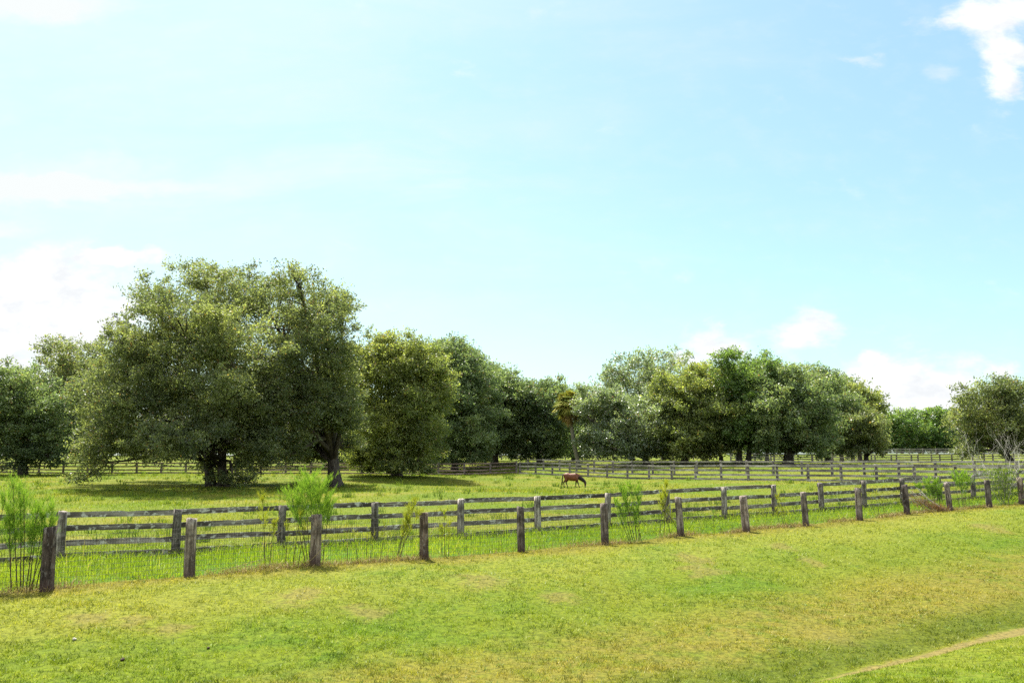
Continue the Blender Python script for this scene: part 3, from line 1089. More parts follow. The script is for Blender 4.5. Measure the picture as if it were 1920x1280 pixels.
def tree(name, label, base, blobs, mat, dens=1.0, grow=1.17, leaf=3.7, spray=14, depth=1.0, trunk_r=0.35, seed=1, multi=1, lean=0.0, rough=1.35, group=None,
         tone=0.0, bark='bark', droop=0.35, back=0.6):
    """base = (px, Y). blobs: (px, py, rx, ry[, density[, depth offset m]]) as seen in the photograph"""
    r = np.random.default_rng(seed)
    rr = random.Random(seed)
    bx, bY = base
    B = ground_at(bx, bY)
    cxs = [b[0] for b in blobs]
    cx0 = 0.5 * (min(b[0] - b[2] for b in blobs) + max(b[0] + b[2] for b in blobs))
    hw = 0.5 * (max(b[0] + b[2] for b in blobs) - min(b[0] - b[2] for b in blobs))
    hwm = hw * bY / F
    ells = []
    for b in blobs:
        px, py, rx, ry = b[0], b[1], b[2] * grow, b[3] * grow
        de = b[4] if len(b) > 4 else 1.0
        room = hwm * math.sqrt(max(0.08, 1 - ((px - cx0) / hw) ** 2)) * depth
        if len(b) > 5:
            ells.append((P(px, py, bY + b[5]), rx * bY / F, ry * bY / F, de))
            continue
        f = rr.uniform(0.3, 0.95)
        ells.append((P(px, py, bY - room * f), rx * (bY - room * f) / F, ry * (bY - room * f) / F, de))
        f2 = rr.uniform(0.25, 0.75)
        ells.append((P(px + rr.uniform(-.1, .1) * rx, py + ry * 0.15, bY + room * f2), rx * 0.92 * bY / F, ry * 0.85 * bY / F, de * back))
    Vs, cl, va = [], [], []
    scale = bY / F
    limbs = []
    for (c, a, cc, de) in ells:
        dp = 0.5 * (a + cc) * 1.05
        nl = int(3.1 * dens * de * (a / scale) * (cc / scale))
        ns = max(8, nl // spray)
        # boughs: flattened clumps spread through the mass, each carrying its own sprays
        kb = int(np.clip(9 + 0.0022 * (a / scale) * (cc / scale), 8, 22))
        bd = unit(kb, r)
        bd[:, 2] = np.where(r.uniform(0, 1, kb) < 0.35, np.abs(bd[:, 2]), bd[:, 2])
        br = 0.30 + 0.60 * r.uniform(0, 1, kb) ** 0.7
        br += (r.uniform(0, 1, kb) < 0.22) * r.uniform(0.05, 0.28, kb) * rough
        bc = bd * br[:, None] * np.array([a, dp, cc])
        bs = r.uniform(0.26, 0.46, kb) * min(a, cc) + 1.5 * scale
        kt = int(5 + kb * 0.35)
        td = unit(kt, r)
        td[:, 2] = np.abs(td[:, 2]) * 0.9 + 0.1
        tb = td * r.uniform(0.88, 1.10 + 0.12 * rough, kt)[:, None] * np.array([a, dp, cc])
        bd = np.concatenate([bd, td])
        bc = np.concatenate([bc, tb])
        bs = np.concatenate([bs, r.uniform(0.10, 0.20, kt) * min(a, cc) + 1.0 * scale])
        small = np.concatenate([np.ones(kb), np.full(kt, 0.32)])
        kb += kt
        btone = r.normal(0, 0.13, kb)
        bi = r.choice(kb, ns, p=small / small.sum())
        dirs = unit(ns, r)
        dirs[:, 2] = np.where(r.uniform(0, 1, ns) < 0.45, np.abs(dirs[:, 2]), dirs[:, 2])
        rad = 0.35 + 0.70 * r.uniform(0, 1, ns) ** 0.6 + (r.uniform(0, 1, ns) < 0.25) * r.uniform(0, 0.55, ns) * rough
        ctr = np.array(c) + bc[bi] + dirs * (rad * bs[bi])[:, None] * np.array([1.15, 1.15, 0.72])
        ax = dirs * np.array([1, 1, 0.6]) + 0.6 * bd[bi] + r.normal(0, 0.3, (ns, 3)) - np.array([0, 0, droop]) * (bd[bi][:, 2:3] < 0.0)
        ax /= np.linalg.norm(ax, axis=1, keepdims=True)
        size = (0.34 + 0.30 * r.uniform(0, 1, ns)) * min(a, cc) * 0.55 + 5.0 * scale
        size = np.minimum(size, 13 * scale)
        k = spray
        t = r.uniform(-0.8, 1.0, (ns, k))
        off = r.normal(0, 0.26, (ns, k, 3)) * size[:, None, None] * (1.05 - 0.45 * np.abs(t))[:, :, None]
        off[:, :, 2] *= 0.72
        C = (ctr[:, None] + ax[:, None] * (t * size[:, None])[:, :, None] * 0.75 + off).reshape(-1, 3)
        n = len(C)
        gl = terr(C[:, 0], C[:, 1]) + 0.3
        C[:, 2] = np.maximum(C[:, 2], gl + r.uniform(0, 0.5, n))
        la = np.repeat(ax, k, 0) * 0.7 + unit(n, r)
        la /= np.linalg.norm(la, axis=1, keepdims=True)
        nr = unit(n, r) + np.array([0, 0, 0.75])
        nr -= la * (nr * la).sum(1, keepdims=True)
        nr /= np.linalg.norm(nr, axis=1, keepdims=True) + 1e-9
        ln = leaf * scale * r.uniform(0.65, 1.35, n)
        V, Q = leaf_quads(C, la, nr, ln, ln * r.uniform(0.48, 0.72, n))
        Vs.append(V)
        blob_tone = rr.uniform(-0.17, 0.17)
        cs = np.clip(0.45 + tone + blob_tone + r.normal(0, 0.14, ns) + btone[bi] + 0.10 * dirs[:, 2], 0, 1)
        cl.append(np.repeat(cs, k))
        va.append(r.uniform(0, 1, n))
        limbs.append((c, a, cc, ctr))
    V = np.concatenate(Vs) - np.array(B)
    Q = np.arange(len(V)).reshape(-1, 4)
    root = thing(name, B, label, "palm" if "palm" in name else "tree", group)
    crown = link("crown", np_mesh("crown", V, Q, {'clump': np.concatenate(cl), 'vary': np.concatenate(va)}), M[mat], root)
    # trunk with limbs reaching into every part of the crown
    mb = MB()
    low = min(c.z - cc for c, a, cc, de in ells)
    mid = sum((c for c, a, cc, de in ells), Vector()) / len(ells) - B
    for s in range(multi):
        offx = (s - (multi - 1) / 2) * trunk_r * 2.6 + (0 if multi == 1 else rr.uniform(-.2, .2))
        offy = 0 if multi == 1 else rr.uniform(-.5, .5)
        top = Vector((mid.x * 0.15 + offx * 1.5 + lean, mid.y * 0.3 + offy * 1.6, max(1.6, mid.z * 0.55)))
        b0 = Vector((offx, offy, -0.3))
        pts, rad = [], []
        for j in range(8):
            u = j / 7
            q = b0.lerp(top, u) + Vector((math.sin(u * 4 + s + seed) * 0.12 * top.z / 4, math.cos(u * 3 + seed) * 0.10, 0)) * u
            q.x -= lean * 0.3 * math.sin(u * math.pi)
            pts.append(q)
            rad.append(trunk_r * (1 + 0.75 * math.exp(-u * 9)) * (1 - 0.45 * u))
        mb.tube(pts, rad, 10, jitter=0.06)
        for (c, a, cc, ctr) in limbs[s::multi]:
            e = c - B
            st = pts[rr.choice((3, 4, 5, 6, 7))]
            m1 = st.lerp(e, 0.4) + Vector((rr.uniform(-.4, .4), rr.uniform(-.4, .4), rr.uniform(0.2, 0.9))) * (a * 0.5)
            m2 = st.lerp(e, 0.75) + Vector((rr.uniform(-.4, .4), rr.uniform(-.4, .4), rr.uniform(-.2, .6))) * (a * 0.4)
            mb.tube([st, m1, m2, e], [trunk_r * .42, trunk_r * .3, trunk_r * .2, trunk_r * .1], 6, jitter=.05)
            for q in ctr[:: max(1, len(ctr) // 9)][:9]:
                q = Vector(q) - B
                s0 = m2.lerp(e, rr.random())
                mm = s0.lerp(q, .5) + Vector((rr.uniform(-.2, .2), rr.uniform(-.2, .2), rr.uniform(-.1, .3))) * a * .4
                mb.tube([s0, mm, q], [trunk_r * .10, trunk_r * .07, trunk_r * .03], 4, cap=False)
    link("trunk", mb.mesh("trunk"), M[bark], root)
    return root


def build_trees():
    G = "oaks and other trees around the pasture"
    tree("oak_tree", "large spreading oak with several trunks and low hanging boughs, left in the pasture", (402, 58),
         [(385, 530, 62, 42, .6), (290, 565, 42, 40, .45), (335, 600, 85, 55, .75), (430, 590, 70, 60, .75), (245, 655, 48, 48), (330, 690, 110, 70),
          (440, 680, 80, 80), (215, 715, 42, 45), (275, 770, 110, 60), (390, 780, 100, 70), (470, 770, 60, 80), (205, 790, 52, 40),
          (166, 868, 30, 42, 1, -5.5), (222, 826, 42, 36), (255, 846, 34, 24, .8), (410, 845, 70, 48, .8, 2.5), (430, 884, 50, 26, .6, 1.5), (432, 908, 46, 20, .9, -2.0),
          (232, 610, 10, 22, .7, 0), (300, 838, 60, 26, .7), (345, 830, 70, 45), (380, 640, 70, 50), (285, 830, 60, 40), (480, 850, 40, 40), (500, 820, 40, 50), (160, 745, 26, 40, .8)], 'oak', 0.95, grow=1.07, depth=1.45, rough=1.6, trunk_r=0.34, seed=21, multi=2, group=G)
    tree("oak_tree", "tall oak with one stout bare trunk, right half of the big crown in the pasture", (630, 61.5),
         [(490, 548, 62, 42, .6), (560, 530, 44, 34, .5), (600, 575, 50, 48, .55), (643, 592, 26, 46, .55), (530, 610, 80, 60, .75), (610, 640, 60, 60, .7),
          (560, 690, 90, 70), (628, 715, 40, 62), (520, 760, 60, 70), (592, 780, 72, 62), (640, 795, 38, 50), (585, 836, 58, 34, .9, 2), (640, 842, 48, 24, .8, 2.5),
          (545, 852, 30, 18, .7), (646, 750, 26, 55), (585, 864, 34, 20, .7, 3), (530, 830, 40, 40)], 'oak', 0.9, grow=1.07, depth=1.35, rough=1.7, trunk_r=0.50, seed=22, group=G)
    tree("oak_tree", "dense dark oak standing at the left edge of the photo", (46, 82),
         [(20, 712, 40, 24), (50, 738, 50, 34), (10, 770, 50, 50), (80, 775, 40, 40), (40, 818, 70, 45), (100, 828, 36, 38), (20, 856, 45, 20),
          (90, 858, 28, 18), (-50, 760, 60, 60), (-70, 830, 60, 42)], 'oak_dark', 1.0, trunk_r=0.45, seed=23, group=G)
    tree("oak_tree", "thin topped oak between the left edge oak and the big spreading oak", (180, 88),
         [(122, 665, 40, 28, .55), (172, 668, 28, 28, .55), (150, 708, 58, 36, .8), (100, 730, 38, 36, .8), (190, 740, 45, 50), (130, 788, 60, 50), (180, 810, 50, 38),
          (140, 842, 50, 22)], 'oak', 1.0, trunk_r=0.35, seed=24, group=G)
    tree("oak_tree", "yellow green oak directly right of the big spreading oak", (745, 76),
         [(702, 664, 42, 26), (758, 659, 42, 28), (735, 695, 75, 46), (796, 692, 34, 34), (715, 740, 68, 60), (785, 738, 52, 58), (768, 800, 55, 58), (705, 810, 58, 55),
          (755, 855, 55, 34), (695, 862, 42, 22), (795, 855, 26, 36), (822, 725, 26, 48), (806, 780, 34, 54), (730, 872, 60, 18), (665, 720, 30, 50), (672, 850, 26, 26)], 'oak_yellow', 1.0, grow=1.08, trunk_r=0.45, seed=25, group=G)
    tree("oak_tree", "tall dark oak behind the brown board fence, right of the yellow green oak", (852, 99),
         [(815, 690, 36, 38), (852, 665, 30, 26), (875, 690, 32, 38), (850, 720, 58, 48), (895, 745, 30, 40), (840, 780, 68, 50), (885, 790, 42, 48),
          (860, 830, 62, 32), (898, 838, 30, 26), (818, 850, 30, 26), (905, 790, 26, 60), (855, 856, 46, 14), (895, 858, 20, 10), (905, 720, 22, 36)], 'oak_dark', 1.0, trunk_r=0.4, seed=26, group=G)
    tree("oak_tree", "short dark oak with a clear dark trunk above the brown fence corner", (928, 108),
         [(932, 722, 26, 20), (918, 760, 36, 34), (950, 785, 32, 38), (915, 815, 36, 26), (968, 825, 28, 28), (938, 800, 42, 30), (955, 755, 34, 40), (905, 840, 24, 20), (965, 850, 18, 12), (940, 735, 30, 30)], 'oak_dark', 1.0, trunk_r=0.45, seed=27, group=G)
    tree("oak_tree", "round dark oak just left of the palm", (1012, 108),
         [(998, 742, 33, 22), (1038, 735, 24, 20), (980, 762, 33, 34), (1020, 772, 40, 38), (1000, 812, 46, 36), (1038, 820, 34, 34), (1000, 845, 46, 16), (965, 800, 26, 46), (1040, 848, 26, 14), (970, 745, 24, 24)],
         'oak_dark', 1.0, trunk_r=0.4, seed=28, group=G)
    tree("broadleaf_tree", "bushy grey green tree just right of the palm, its leaves nearly to the ground", (1213, 98),
         [(1140, 762, 30, 26), (1124, 800, 26, 36), (1165, 770, 42, 28), (1190, 800, 45, 42), (1140, 828, 38, 26), (1195, 838, 38, 20), (1230, 795, 28, 46), (1110, 845, 26, 18), (1160, 850, 40, 14), (1225, 845, 26, 16), (1101, 782, 21, 40, 1, -5), (1112, 838, 20, 20, 1, -3)],
         'grey_leaf', 1.0, trunk_r=0.42, seed=29, group=G)
    tree("broadleaf_tree", "tall airy tree with sky showing through its thin crown, right of the palm", (1185, 114),
         [(1168, 692, 38, 24, .38), (1213, 688, 30, 28, .36), (1262, 674, 28, 18, .42), (1200, 722, 52, 32, .6), (1150, 725, 28, 26, .6), (1242, 718, 38, 28, .55), (1190, 770, 60, 40, .7)],
         'grey_leaf', 0.9, trunk_r=0.28, seed=30, rough=1.8, group=G)
    tree("oak_tree", "rounded olive green oak in the middle of the right hand group", (1283, 98),
         [(1322, 710, 42, 28), (1282, 740, 42, 28), (1340, 745, 52, 38), (1260, 770, 38, 34), (1308, 790, 58, 42), (1355, 790, 42, 46), (1280, 828, 50, 28), (1340, 834, 48, 24), (1245, 820, 26, 30), (1310, 845, 40, 14), (1250, 735, 24, 30)],
         'oak_yellow', 1.0, trunk_r=0.40, seed=31, group=G, tone=-.12)
    tree("broadleaf_tree", "bright fresh green tree topping the right hand group", (1392, 95),
         [(1385, 696, 50, 30), (1425, 705, 34, 28), (1400, 740, 54, 40), (1408, 790, 42, 42), (1400, 828, 46, 28), (1430, 815, 28, 36), (1435, 750, 26, 40)], 'green', 1.0, trunk_r=0.33, seed=32, multi=2, group=G)
    tree("oak_tree", "dark oak with a thick straight trunk, right of the bright green tree", (1477, 92.5),
         [(1463, 716, 33, 26), (1500, 712, 32, 23), (1480, 760, 52, 38), (1470, 800, 48, 38), (1520, 800, 42, 42), (1490, 833, 60, 22), (1450, 780, 26, 60), (1535, 835, 26, 20), (1530, 760, 26, 40)], 'oak_dark', 1.0, trunk_r=0.55, seed=33, group=G, tone=.08)
    tree("oak_tree", "dark oak with an uneven top behind the thick trunked oak", (1552, 106),
         [(1535, 717, 28, 23), (1555, 740, 33, 28), (1560, 780, 42, 38), (1550, 822, 46, 30), (1585, 800, 24, 44), (1520, 780, 24, 40)], 'oak_dark', 1.0, trunk_r=0.38, seed=34, group=G)
    tree("pine_tree", "flat topped pine, last of the right hand group before the gap", (1612, 116),
         [(1598, 740, 36, 18), (1632, 752, 25, 18), (1616, 785, 36, 26, .8), (1588, 770, 32, 26), (1640, 775, 18, 14, .7)], 'oak_yellow', 1.0, trunk_r=0.3, seed=35, group=G)
    tree("oak_tree", "low brownish oak at the right foot of the right hand group", (1624, 101),
         [(1610, 808, 38, 32), (1640, 812, 22, 28), (1598, 836, 46, 16), (1650, 838, 14, 14)], 'oak', 1.0, trunk_r=0.32, seed=36, group=G)
    tree("oak_tree", "broad oak with a leaning trunk at the right edge of the photo", (1893, 112),
         [(1850, 752, 46, 32), (1900, 746, 38, 28), (1830, 790, 38, 38), (1880, 790, 48, 38), (1815, 826, 26, 24), (1860, 826, 36, 20), (1908, 815, 32, 32),
          (1955, 780, 50, 60), (1965, 835, 46, 30), (1811, 850, 12, 12, 1, -3), (1945, 850, 22, 10)], 'oak', 1.0, trunk_r=0.5, seed=37, lean=-3.0, group=G)
    # trees standing further back, closing the gaps of the front row
    back = [("oak_dark", "dim oak in the second row, seen between the tall dark oak and its shorter neighbour", 905, 132, [(900, 735, 36, 40), (905, 800, 44, 50), (895, 840, 44, 26)]),
            ("oak_dark", "dim oak in the second row, right behind the palm", 1075, 128, [(1075, 755, 36, 22), (1080, 800, 44, 40), (1075, 840, 46, 20)]),
            ("oak", "second row oak behind the tall airy tree", 1245, 134, [(1235, 750, 44, 24), (1240, 790, 50, 44), (1240, 836, 52, 22)]),
            ("green", "second row green tree behind the rounded olive oak", 1352, 136, [(1345, 735, 44, 36), (1350, 790, 50, 50), (1350, 838, 56, 20)]),
            ("oak_dark", "second row dark oak between the bright green tree and the thick trunked oak", 1438, 132, [(1440, 720, 40, 26), (1440, 770, 44, 50), (1440, 830, 48, 26)]),
            ("oak_dark", "second row oak behind the uneven topped dark oak", 1578, 136, [(1575, 745, 40, 26), (1580, 790, 44, 44), (1575, 832, 50, 24)]),
            ("oak_dark", "second row oak between the yellow green oak and the tall dark oak", 812, 128, [(812, 700, 34, 36), (815, 770, 40, 56), (812, 835, 44, 32)]),
            ("oak_dark", "second row oak behind the twin crowned big oak, low in the shade", 610, 120, [(520, 820, 60, 40), (600, 800, 70, 60), (680, 810, 60, 50), (600, 850, 90, 18)])]
    for i, (mt, lb, px, Y, bl) in enumerate(back):
        tree("oak_tree" if mt != 'green' else "broadleaf_tree", lb, (px, Y), bl, mt, 0.9, trunk_r=0.32, seed=70 + i, group=G)
    # far bright pines beyond the last fence
    far = [("round topped bright pine, leftmost beyond the farthest fence", 1692, 208, [(1692, 790, 26, 18), (1680, 812, 24, 22), (1705, 815, 22, 22), (1690, 836, 28, 12)]),
           ("bushy bright pine beyond the farthest fence, second from the left", 1724, 216, [(1722, 800, 20, 18), (1728, 825, 24, 18), (1715, 838, 20, 10)]),
           ("flat crowned bright pine beyond the farthest fence, third from the left", 1757, 212, [(1755, 778, 24, 12), (1765, 800, 24, 18), (1748, 818, 22, 20), (1770, 834, 24, 12)]),
           ("bright pine beyond the farthest fence, half behind the right edge oak", 1795, 214, [(1790, 788, 20, 16), (1800, 812, 24, 22), (1795, 836, 26, 12)]),
           ("low bright pine beyond the farthest fence, half behind the brownish oak", 1662, 212, [(1664, 806, 18, 18), (1655, 826, 20, 18)])]
    for i, (lb, px, Y, bl) in enumerate(far):
        tree("pine_tree", lb, (px, Y), bl, 'pine', 1.15, trunk_r=0.3, seed=50 + i, group="bright pines beyond the farthest fence")


build_trees()


def build_far_wood():
    """far-off belt of woodland seen only through gaps"""
    n = 140000
    s = rng.uniform(-300, 310, n)
    Y = 245 + rng.uniform(-10, 14, n) + 8 * np.sin(s * 0.03)
    top = 7.5 + 2.6 * vnoise(s, s * 0, 7, 31) + 2.0 * vnoise(s, s * 0, 2.5, 32)
    z = terr(s, Y) + top * rng.uniform(0.02, 1, n) ** 0.7
    C = np.stack([s, Y, z], 1)
    la = unit(n)
    nr = unit(n) + np.array([0, 0, .6])
    nr -= la * (nr * la).sum(1, keepdims=True)
    nr /= np.linalg.norm(nr, axis=1, keepdims=True)
    ln = rng.uniform(0.7, 1.5, n)
    V, Q = leaf_quads(C, la, nr, ln, ln * .7)
    o = link("far_wood", np_mesh("far_wood", V, Q, {'clump': np.clip(vnoise(s, z, 3, 33) * .8 + .1, 0, 1), 'vary': rng.uniform(0, 1, n)}), M['oak_dark'])
    tag(o, kind='stuff')


build_far_wood()


# ------------------------------------------------------------------ palm
def build_palm():
    Y = 97.0
    B = ground_at(1087, Y)
    head = P(1069, 757, Y) - B
    root = thing("palm_tree", B, "palm with yellow fan crown and brown skirt of dead fronds", "palm")
    mb = MB()
    n = 12
    mb.tube([Vector((0, 0, -.2)).lerp(head, k / n) + Vector((-0.25 * math.sin(k / n * math.pi), 0, 0)) for k in range(n + 1)],
            [0.24 - 0.06 * k / n + 0.015 * (k % 2) for k in range(n + 1)], 9)
    link("trunk", mb.mesh("trunk"), M['palm_bark'], root)

    def fans(count, el_lo, el_hi, length, mat, name, seed, dz=0.0):
        r = random.Random(seed)
        V, Q, va = [], [], []
        for i in range(count):
            az = r.uniform(0, 6.283)
            el = r.uniform(el_lo, el_hi)
            d = Vector((math.cos(az) * math.cos(el), math.sin(az) * math.cos(el), math.sin(el)))
            L = length * r.uniform(0.8, 1.15)
            hub = head + d * L * 0.45 + Vector((0, 0, dz))
            side = d.cross(Vector((0, 0, 1))).normalized()
            t0 = r.random()
            for k in range(13):
                a = (k / 12 - .5) * 2.3
                ld = (d * math.cos(a) + side * math.sin(a)).normalized()
                tip = hub + ld * L * 0.62 - Vector((0, 0, L * 0.22 * r.uniform(.6, 1.4)))
                wv = ld.cross(Vector((.2, .1, 1))).normalized() * L * 0.05
                m = hub.lerp(tip, .55) + Vector((0, 0, .08 * L))
                o = len(V)
                V += [hub, m - wv, tip, m + wv]
                Q.append((o, o + 1, o + 2, o + 3))
                va.append(min(1, max(0, t0 + r.uniform(-.25, .25))))
            o = len(V)
            w2 = side * 0.03
            V += [head - w2, head + w2, hub + w2, hub - w2]
            Q.append((o, o + 1, o + 2, o + 3))
            va.append(.3)
        link(name, np_mesh(name, np.array([tuple(v) for v in V]), np.array(Q), {'vary': np.array(va)}), mat, root)
    fans(72, -0.9, 1.45, 1.85, M['palm_leaf'], "crown", 3)
    fans(34, -1.5, -0.7, 1.7, M['dead_frond'], "dead_skirt", 4, -0.25)


build_palm()


# ------------------------------------------------------------------ tall weeds along the fence
def fennel(label, base_px, Y, stems, mat='fennel', group="tall feathery weeds along the wire fence", name="weed_plant", stem_m='stem', leaf_len=0.17, nleaf=520, bushy=1.0, start=0.42,
           cat="weed", wide=1.0):
    """stems: list of (root offset m, tip px, tip py, curve)"""
    x0 = P(base_px, HZ, Y).x
    B = Vector((x0, Y, tz(x0, Y)))
    root = thing(name, B, label, cat, group)
    Vs, Qs, va = [], [], []
    nv = 0
    for (dx, tpx, tpy, curve) in stems:
        dy = rnd.uniform(-.08, .12)
        a = Vector((dx, dy, tz(x0 + dx, Y + dy) - B.z - 0.03))
        tip = P(tpx, tpy, Y) - B + Vector((0, rnd.uniform(-.15, .15), 0))
        pts = []
        for k in range(9):
            u = k / 8
            q = a.lerp(tip, u)
            q.x += curve * math.sin(u * math.pi) * 0.5 - (tip.x - a.x) * 0.35 * (u - u * u)
            pts.append(q)
        H = (tip - a).length
        mb = MB()
        mb.tube(pts, [0.011 * (1 - .7 * k / 8) * (0.6 + 0.3 * H) for k in range(9)], 5)
        link("stem", mb.mesh("stem"), M[stem_m], root)
        pa = np.array([tuple(p) for p in pts])

        def on_stem(u):
            i_ = np.clip((u * 8).astype(int), 0, 7)
            f_ = (u * 8 - i_)[:, None]
            return pa[i_] * (1 - f_) + pa[i_ + 1] * f_
        n = int(nleaf * H / 1.6)
        nsh = max(8, n // 22)
        us = start + (1 - start) * rng.uniform(0, 1, nsh) ** 0.9
        us[:3] = 0.97
        azs = rng.uniform(0, 6.283, nsh)
        Ls = H * rng.uniform(0.10, 0.26, nsh) * (1.15 - 0.5 * us) * bushy
        out = rng.uniform(0.25, 0.75, nsh) * wide
        si = rng.integers(0, nsh, n)
        t = rng.uniform(0.05, 1, n)
        C = on_stem(us)[si]
        rad = (Ls * out)[si] * t ** 0.8
        C = C + np.stack([np.cos(azs[si]) * rad, np.sin(azs[si]) * rad, Ls[si] * t], 1) + rng.normal(0, .010, (n, 3))
        u = us[si]
        az = azs[si] + rng.normal(0, 1.0, n)
        h = leaf_len * rng.uniform(0.35, 0.9, n)
        V, Q, s = blades(C, h, rng.uniform(0.003, 0.007, n) + 0.00022 * Y, az, rng.uniform(0.2, 0.8, n), 1)
        Vs.append(V)
        Qs.append(Q + nv)
        nv += len(V)
        va.append(np.clip(rng.uniform(0, .75, n) + 0.25 * (u - .5), 0, 1))
    link("foliage", np_mesh("foliage", np.concatenate(Vs), np.concatenate(Qs), {'vary': np.concatenate(va)}), M[mat], root)
    return root


def fy(px, d=0.3):
    """distance at which the pixel column meets the line d metres beyond the wire fence"""
    a = (px - 960) / F / CP * 0.991
    A = FA + FNRM * d
    # a*Y = A.x + s*FDIR.x ; Y = A.y + s*FDIR.y
    s = (a * A[1] - A[0]) / (FDIR[0] - a * FDIR[1])
    return A[1] + s * FDIR[1]


def build_weeds():
    fennel("tall bushy feathery weed with many dark stems beside the leftmost fence post", 58, fy(58, .32),
           [(-.22, 12, 935, -.05), (-.10, 30, 912, -.04), (-.04, 38, 918, 0), (.0, 52, 925, .03), (.06, 72, 960, .03), (.10, 64, 955, 0), (.16, 80, 965, .03), (.22, 99, 950, .06), (.19, 92, 985, .04),
            (-.16, 20, 960, -.05)], nleaf=700)
    fennel("feathery weed cut by the left edge of the photo", -18, fy(-18, .32), [(0, -12, 925, 0), (.08, 4, 935, 0), (-.1, -25, 930, 0)], nleaf=520)
    fennel("largest feathery weed, its plume spreading above the third fence post", 588, fy(588, .55),
           [(-.10, 548, 930, -.05), (-.02, 568, 908, 0), (.02, 585, 900, 0), (.06, 602, 912, 0), (.1, 618, 932, .04), (-.04, 560, 945, -.02)], mat='fennel', nleaf=950, start=.56, bushy=1.25, wide=1.7)
    fennel("slim yellowish weed left of the big plume", 502, fy(502, .4), [(0, 492, 938, 0), (.12, 512, 985, 0)], mat='fennel_yellow', nleaf=420, start=.5)
    fennel("small bright weed on a thin stem just right of the big plume", 611, fy(611, .35), [(0, 618, 948, .0)], nleaf=560, start=.62)
    fennel("yellow weed leaning right, left of the fourth fence post", 747, fy(747, .3), [(0, 778, 945, -.05), (.05, 786, 965, -.05), (.09, 768, 975, 0), (.03, 770, 955, 0)], mat='fennel_yellow', nleaf=430)
    fennel("short yellowish weed right of the fourth fence post", 836, fy(836, .4), [(0, 833, 962, 0), (.1, 842, 985, 0), (-.08, 828, 990, 0)], mat='fennel_yellow', nleaf=260, start=.5)
    fennel("bushy bright green weed right of the sixth fence post", 1188, fy(1188, .3),
           [(-.15, 1153, 940, -.1), (-.05, 1165, 918, -.08), (.0, 1172, 925, -.05), (.05, 1183, 915, 0), (.1, 1193, 918, .05), (.2, 1175, 945, 0), (-.1, 1160, 950, -.05)], nleaf=560, start=.38)
    fennel("yellow green weed left of the seventh fence post", 1248, fy(1248, .35), [(-.25, 1250, 912, 0), (-.1, 1246, 925, 0), (.1, 1240, 935, -.03), (.4, 1243, 950, 0)], mat='fennel_yellow', nleaf=360)
    fennel("small yellow weed below the board fence, left of the ninth fence post", 1464, fy(1464, .35), [(0, 1458, 935, 0), (.08, 1466, 940, 0), (-.1, 1452, 955, 0)], mat='fennel_yellow', nleaf=260)
    fennel("round bright green weed right of the rusty brush heap", 1748, fy(1748, .6),
           [(-.2, 1722, 912, 0), (-.1, 1732, 903, 0), (0, 1742, 900, 0), (.1, 1752, 903, 0), (.2, 1762, 912, 0), (.05, 1745, 915, 0), (.3, 1758, 925, 0)], nleaf=900, start=.42, bushy=1.1, wide=1.5)
    fennel("spreading green weed between the last two short posts, near the bare shrub", 1803, fy(1803, .5),
           [(-.2, 1785, 895, 0), (-.1, 1795, 890, 0), (.05, 1808, 892, 0), (.15, 1818, 898, 0), (0, 1800, 905, 0)], nleaf=600, start=.5, bushy=1.3, wide=1.8)
    fennel("thin dark stalked weed in the grass right of the tenth fence post", 1640, fy(1640, .35), [(-.1, 1632, 930, 0), (.05, 1643, 925, 0), (.3, 1655, 938, 0)], nleaf=90, start=.5, mat='fennel_yellow')
    fennel("sparse weed stalks between the third and fourth fence posts", 690, fy(690, .3),
           [(-.45, 648, 985, 0), (-.2, 662, 1000, 0), (0, 690, 990, 0), (.35, 722, 985, 0), (.1, 700, 1005, 0)], nleaf=60, start=.55, mat='fennel_yellow')
    fennel("dull green weed stalks left of the third fence post", 556, fy(556, .3), [(0, 562, 965, 0), (-.2, 540, 985, 0), (.1, 575, 985, 0)], nleaf=150, start=.5, mat='fennel_yellow')
    fennel("thin weed by the right side of the eighth fence post", 1335, fy(1335, .5), [(0, 1338, 960, 0), (.2, 1347, 968, 0)], nleaf=120, start=.5)


build_weeds()


def build_dead_shrub():
    Y = fy(1868, .55)
    B = ground_at(1872, Y)
    root = thing("shrub", B, "half dead shrub with bare pale twigs above green leaves, near the right edge", "shrub")
    mb = MB()
    rr = random.Random(5)

    def grow(a, d, L, r, depth):
        pts = [a]
        q = a.copy()
        for k in range(4):
            d = (d + Vector((rr.uniform(-.22, .22), rr.uniform(-.22, .22), rr.uniform(-.08, .15)))).normalized()
            q = q + d * L / 4
            pts.append(q.copy())
        mb.tube(pts, [r * (1 - .16 * k) for k in range(5)], 5)
        if depth > 0:
            for k in range(rr.choice((2, 3, 4))):
                s = pts[rr.choice((2, 3, 4))]
                nd = (d + Vector((rr.uniform(-.8, .8), rr.uniform(-.8, .8), rr.uniform(-.1, .6)))).normalized()
                grow(s, nd, L * rr.uniform(.5, .75), r * .5, depth - 1)
    for k in range(7):
        d = Vector((rr.uniform(-.35, .22), rr.uniform(-.3, .3), 1)).normalized()
        grow(Vector((rr.uniform(-.25, .25), rr.uniform(-.2, .2), -.05)), d, rr.uniform(1.2, 2.2), 0.014, 3)
    link("branches", mb.mesh("branches"), M['dead_stem'], root)
    n = 1500
    r = np.random.default_rng(4)
    C = np.stack([r.normal(0.05, .38, n), r.normal(0, .3, n), r.uniform(.15, 1.5, n)], 1)
    C[:, 0] -= (C[:, 2] - .8) * .1
    V, Q, s = blades(C, r.uniform(.06, .14, n), r.uniform(.025, .05, n), r.uniform(0, 6.28, n), r.uniform(.2, 1, n), 1)
    link("foliage", np_mesh("foliage", V, Q, {'vary': r.uniform(0, 1, n)}), M['weed_blade'], root)


build_dead_shrub()


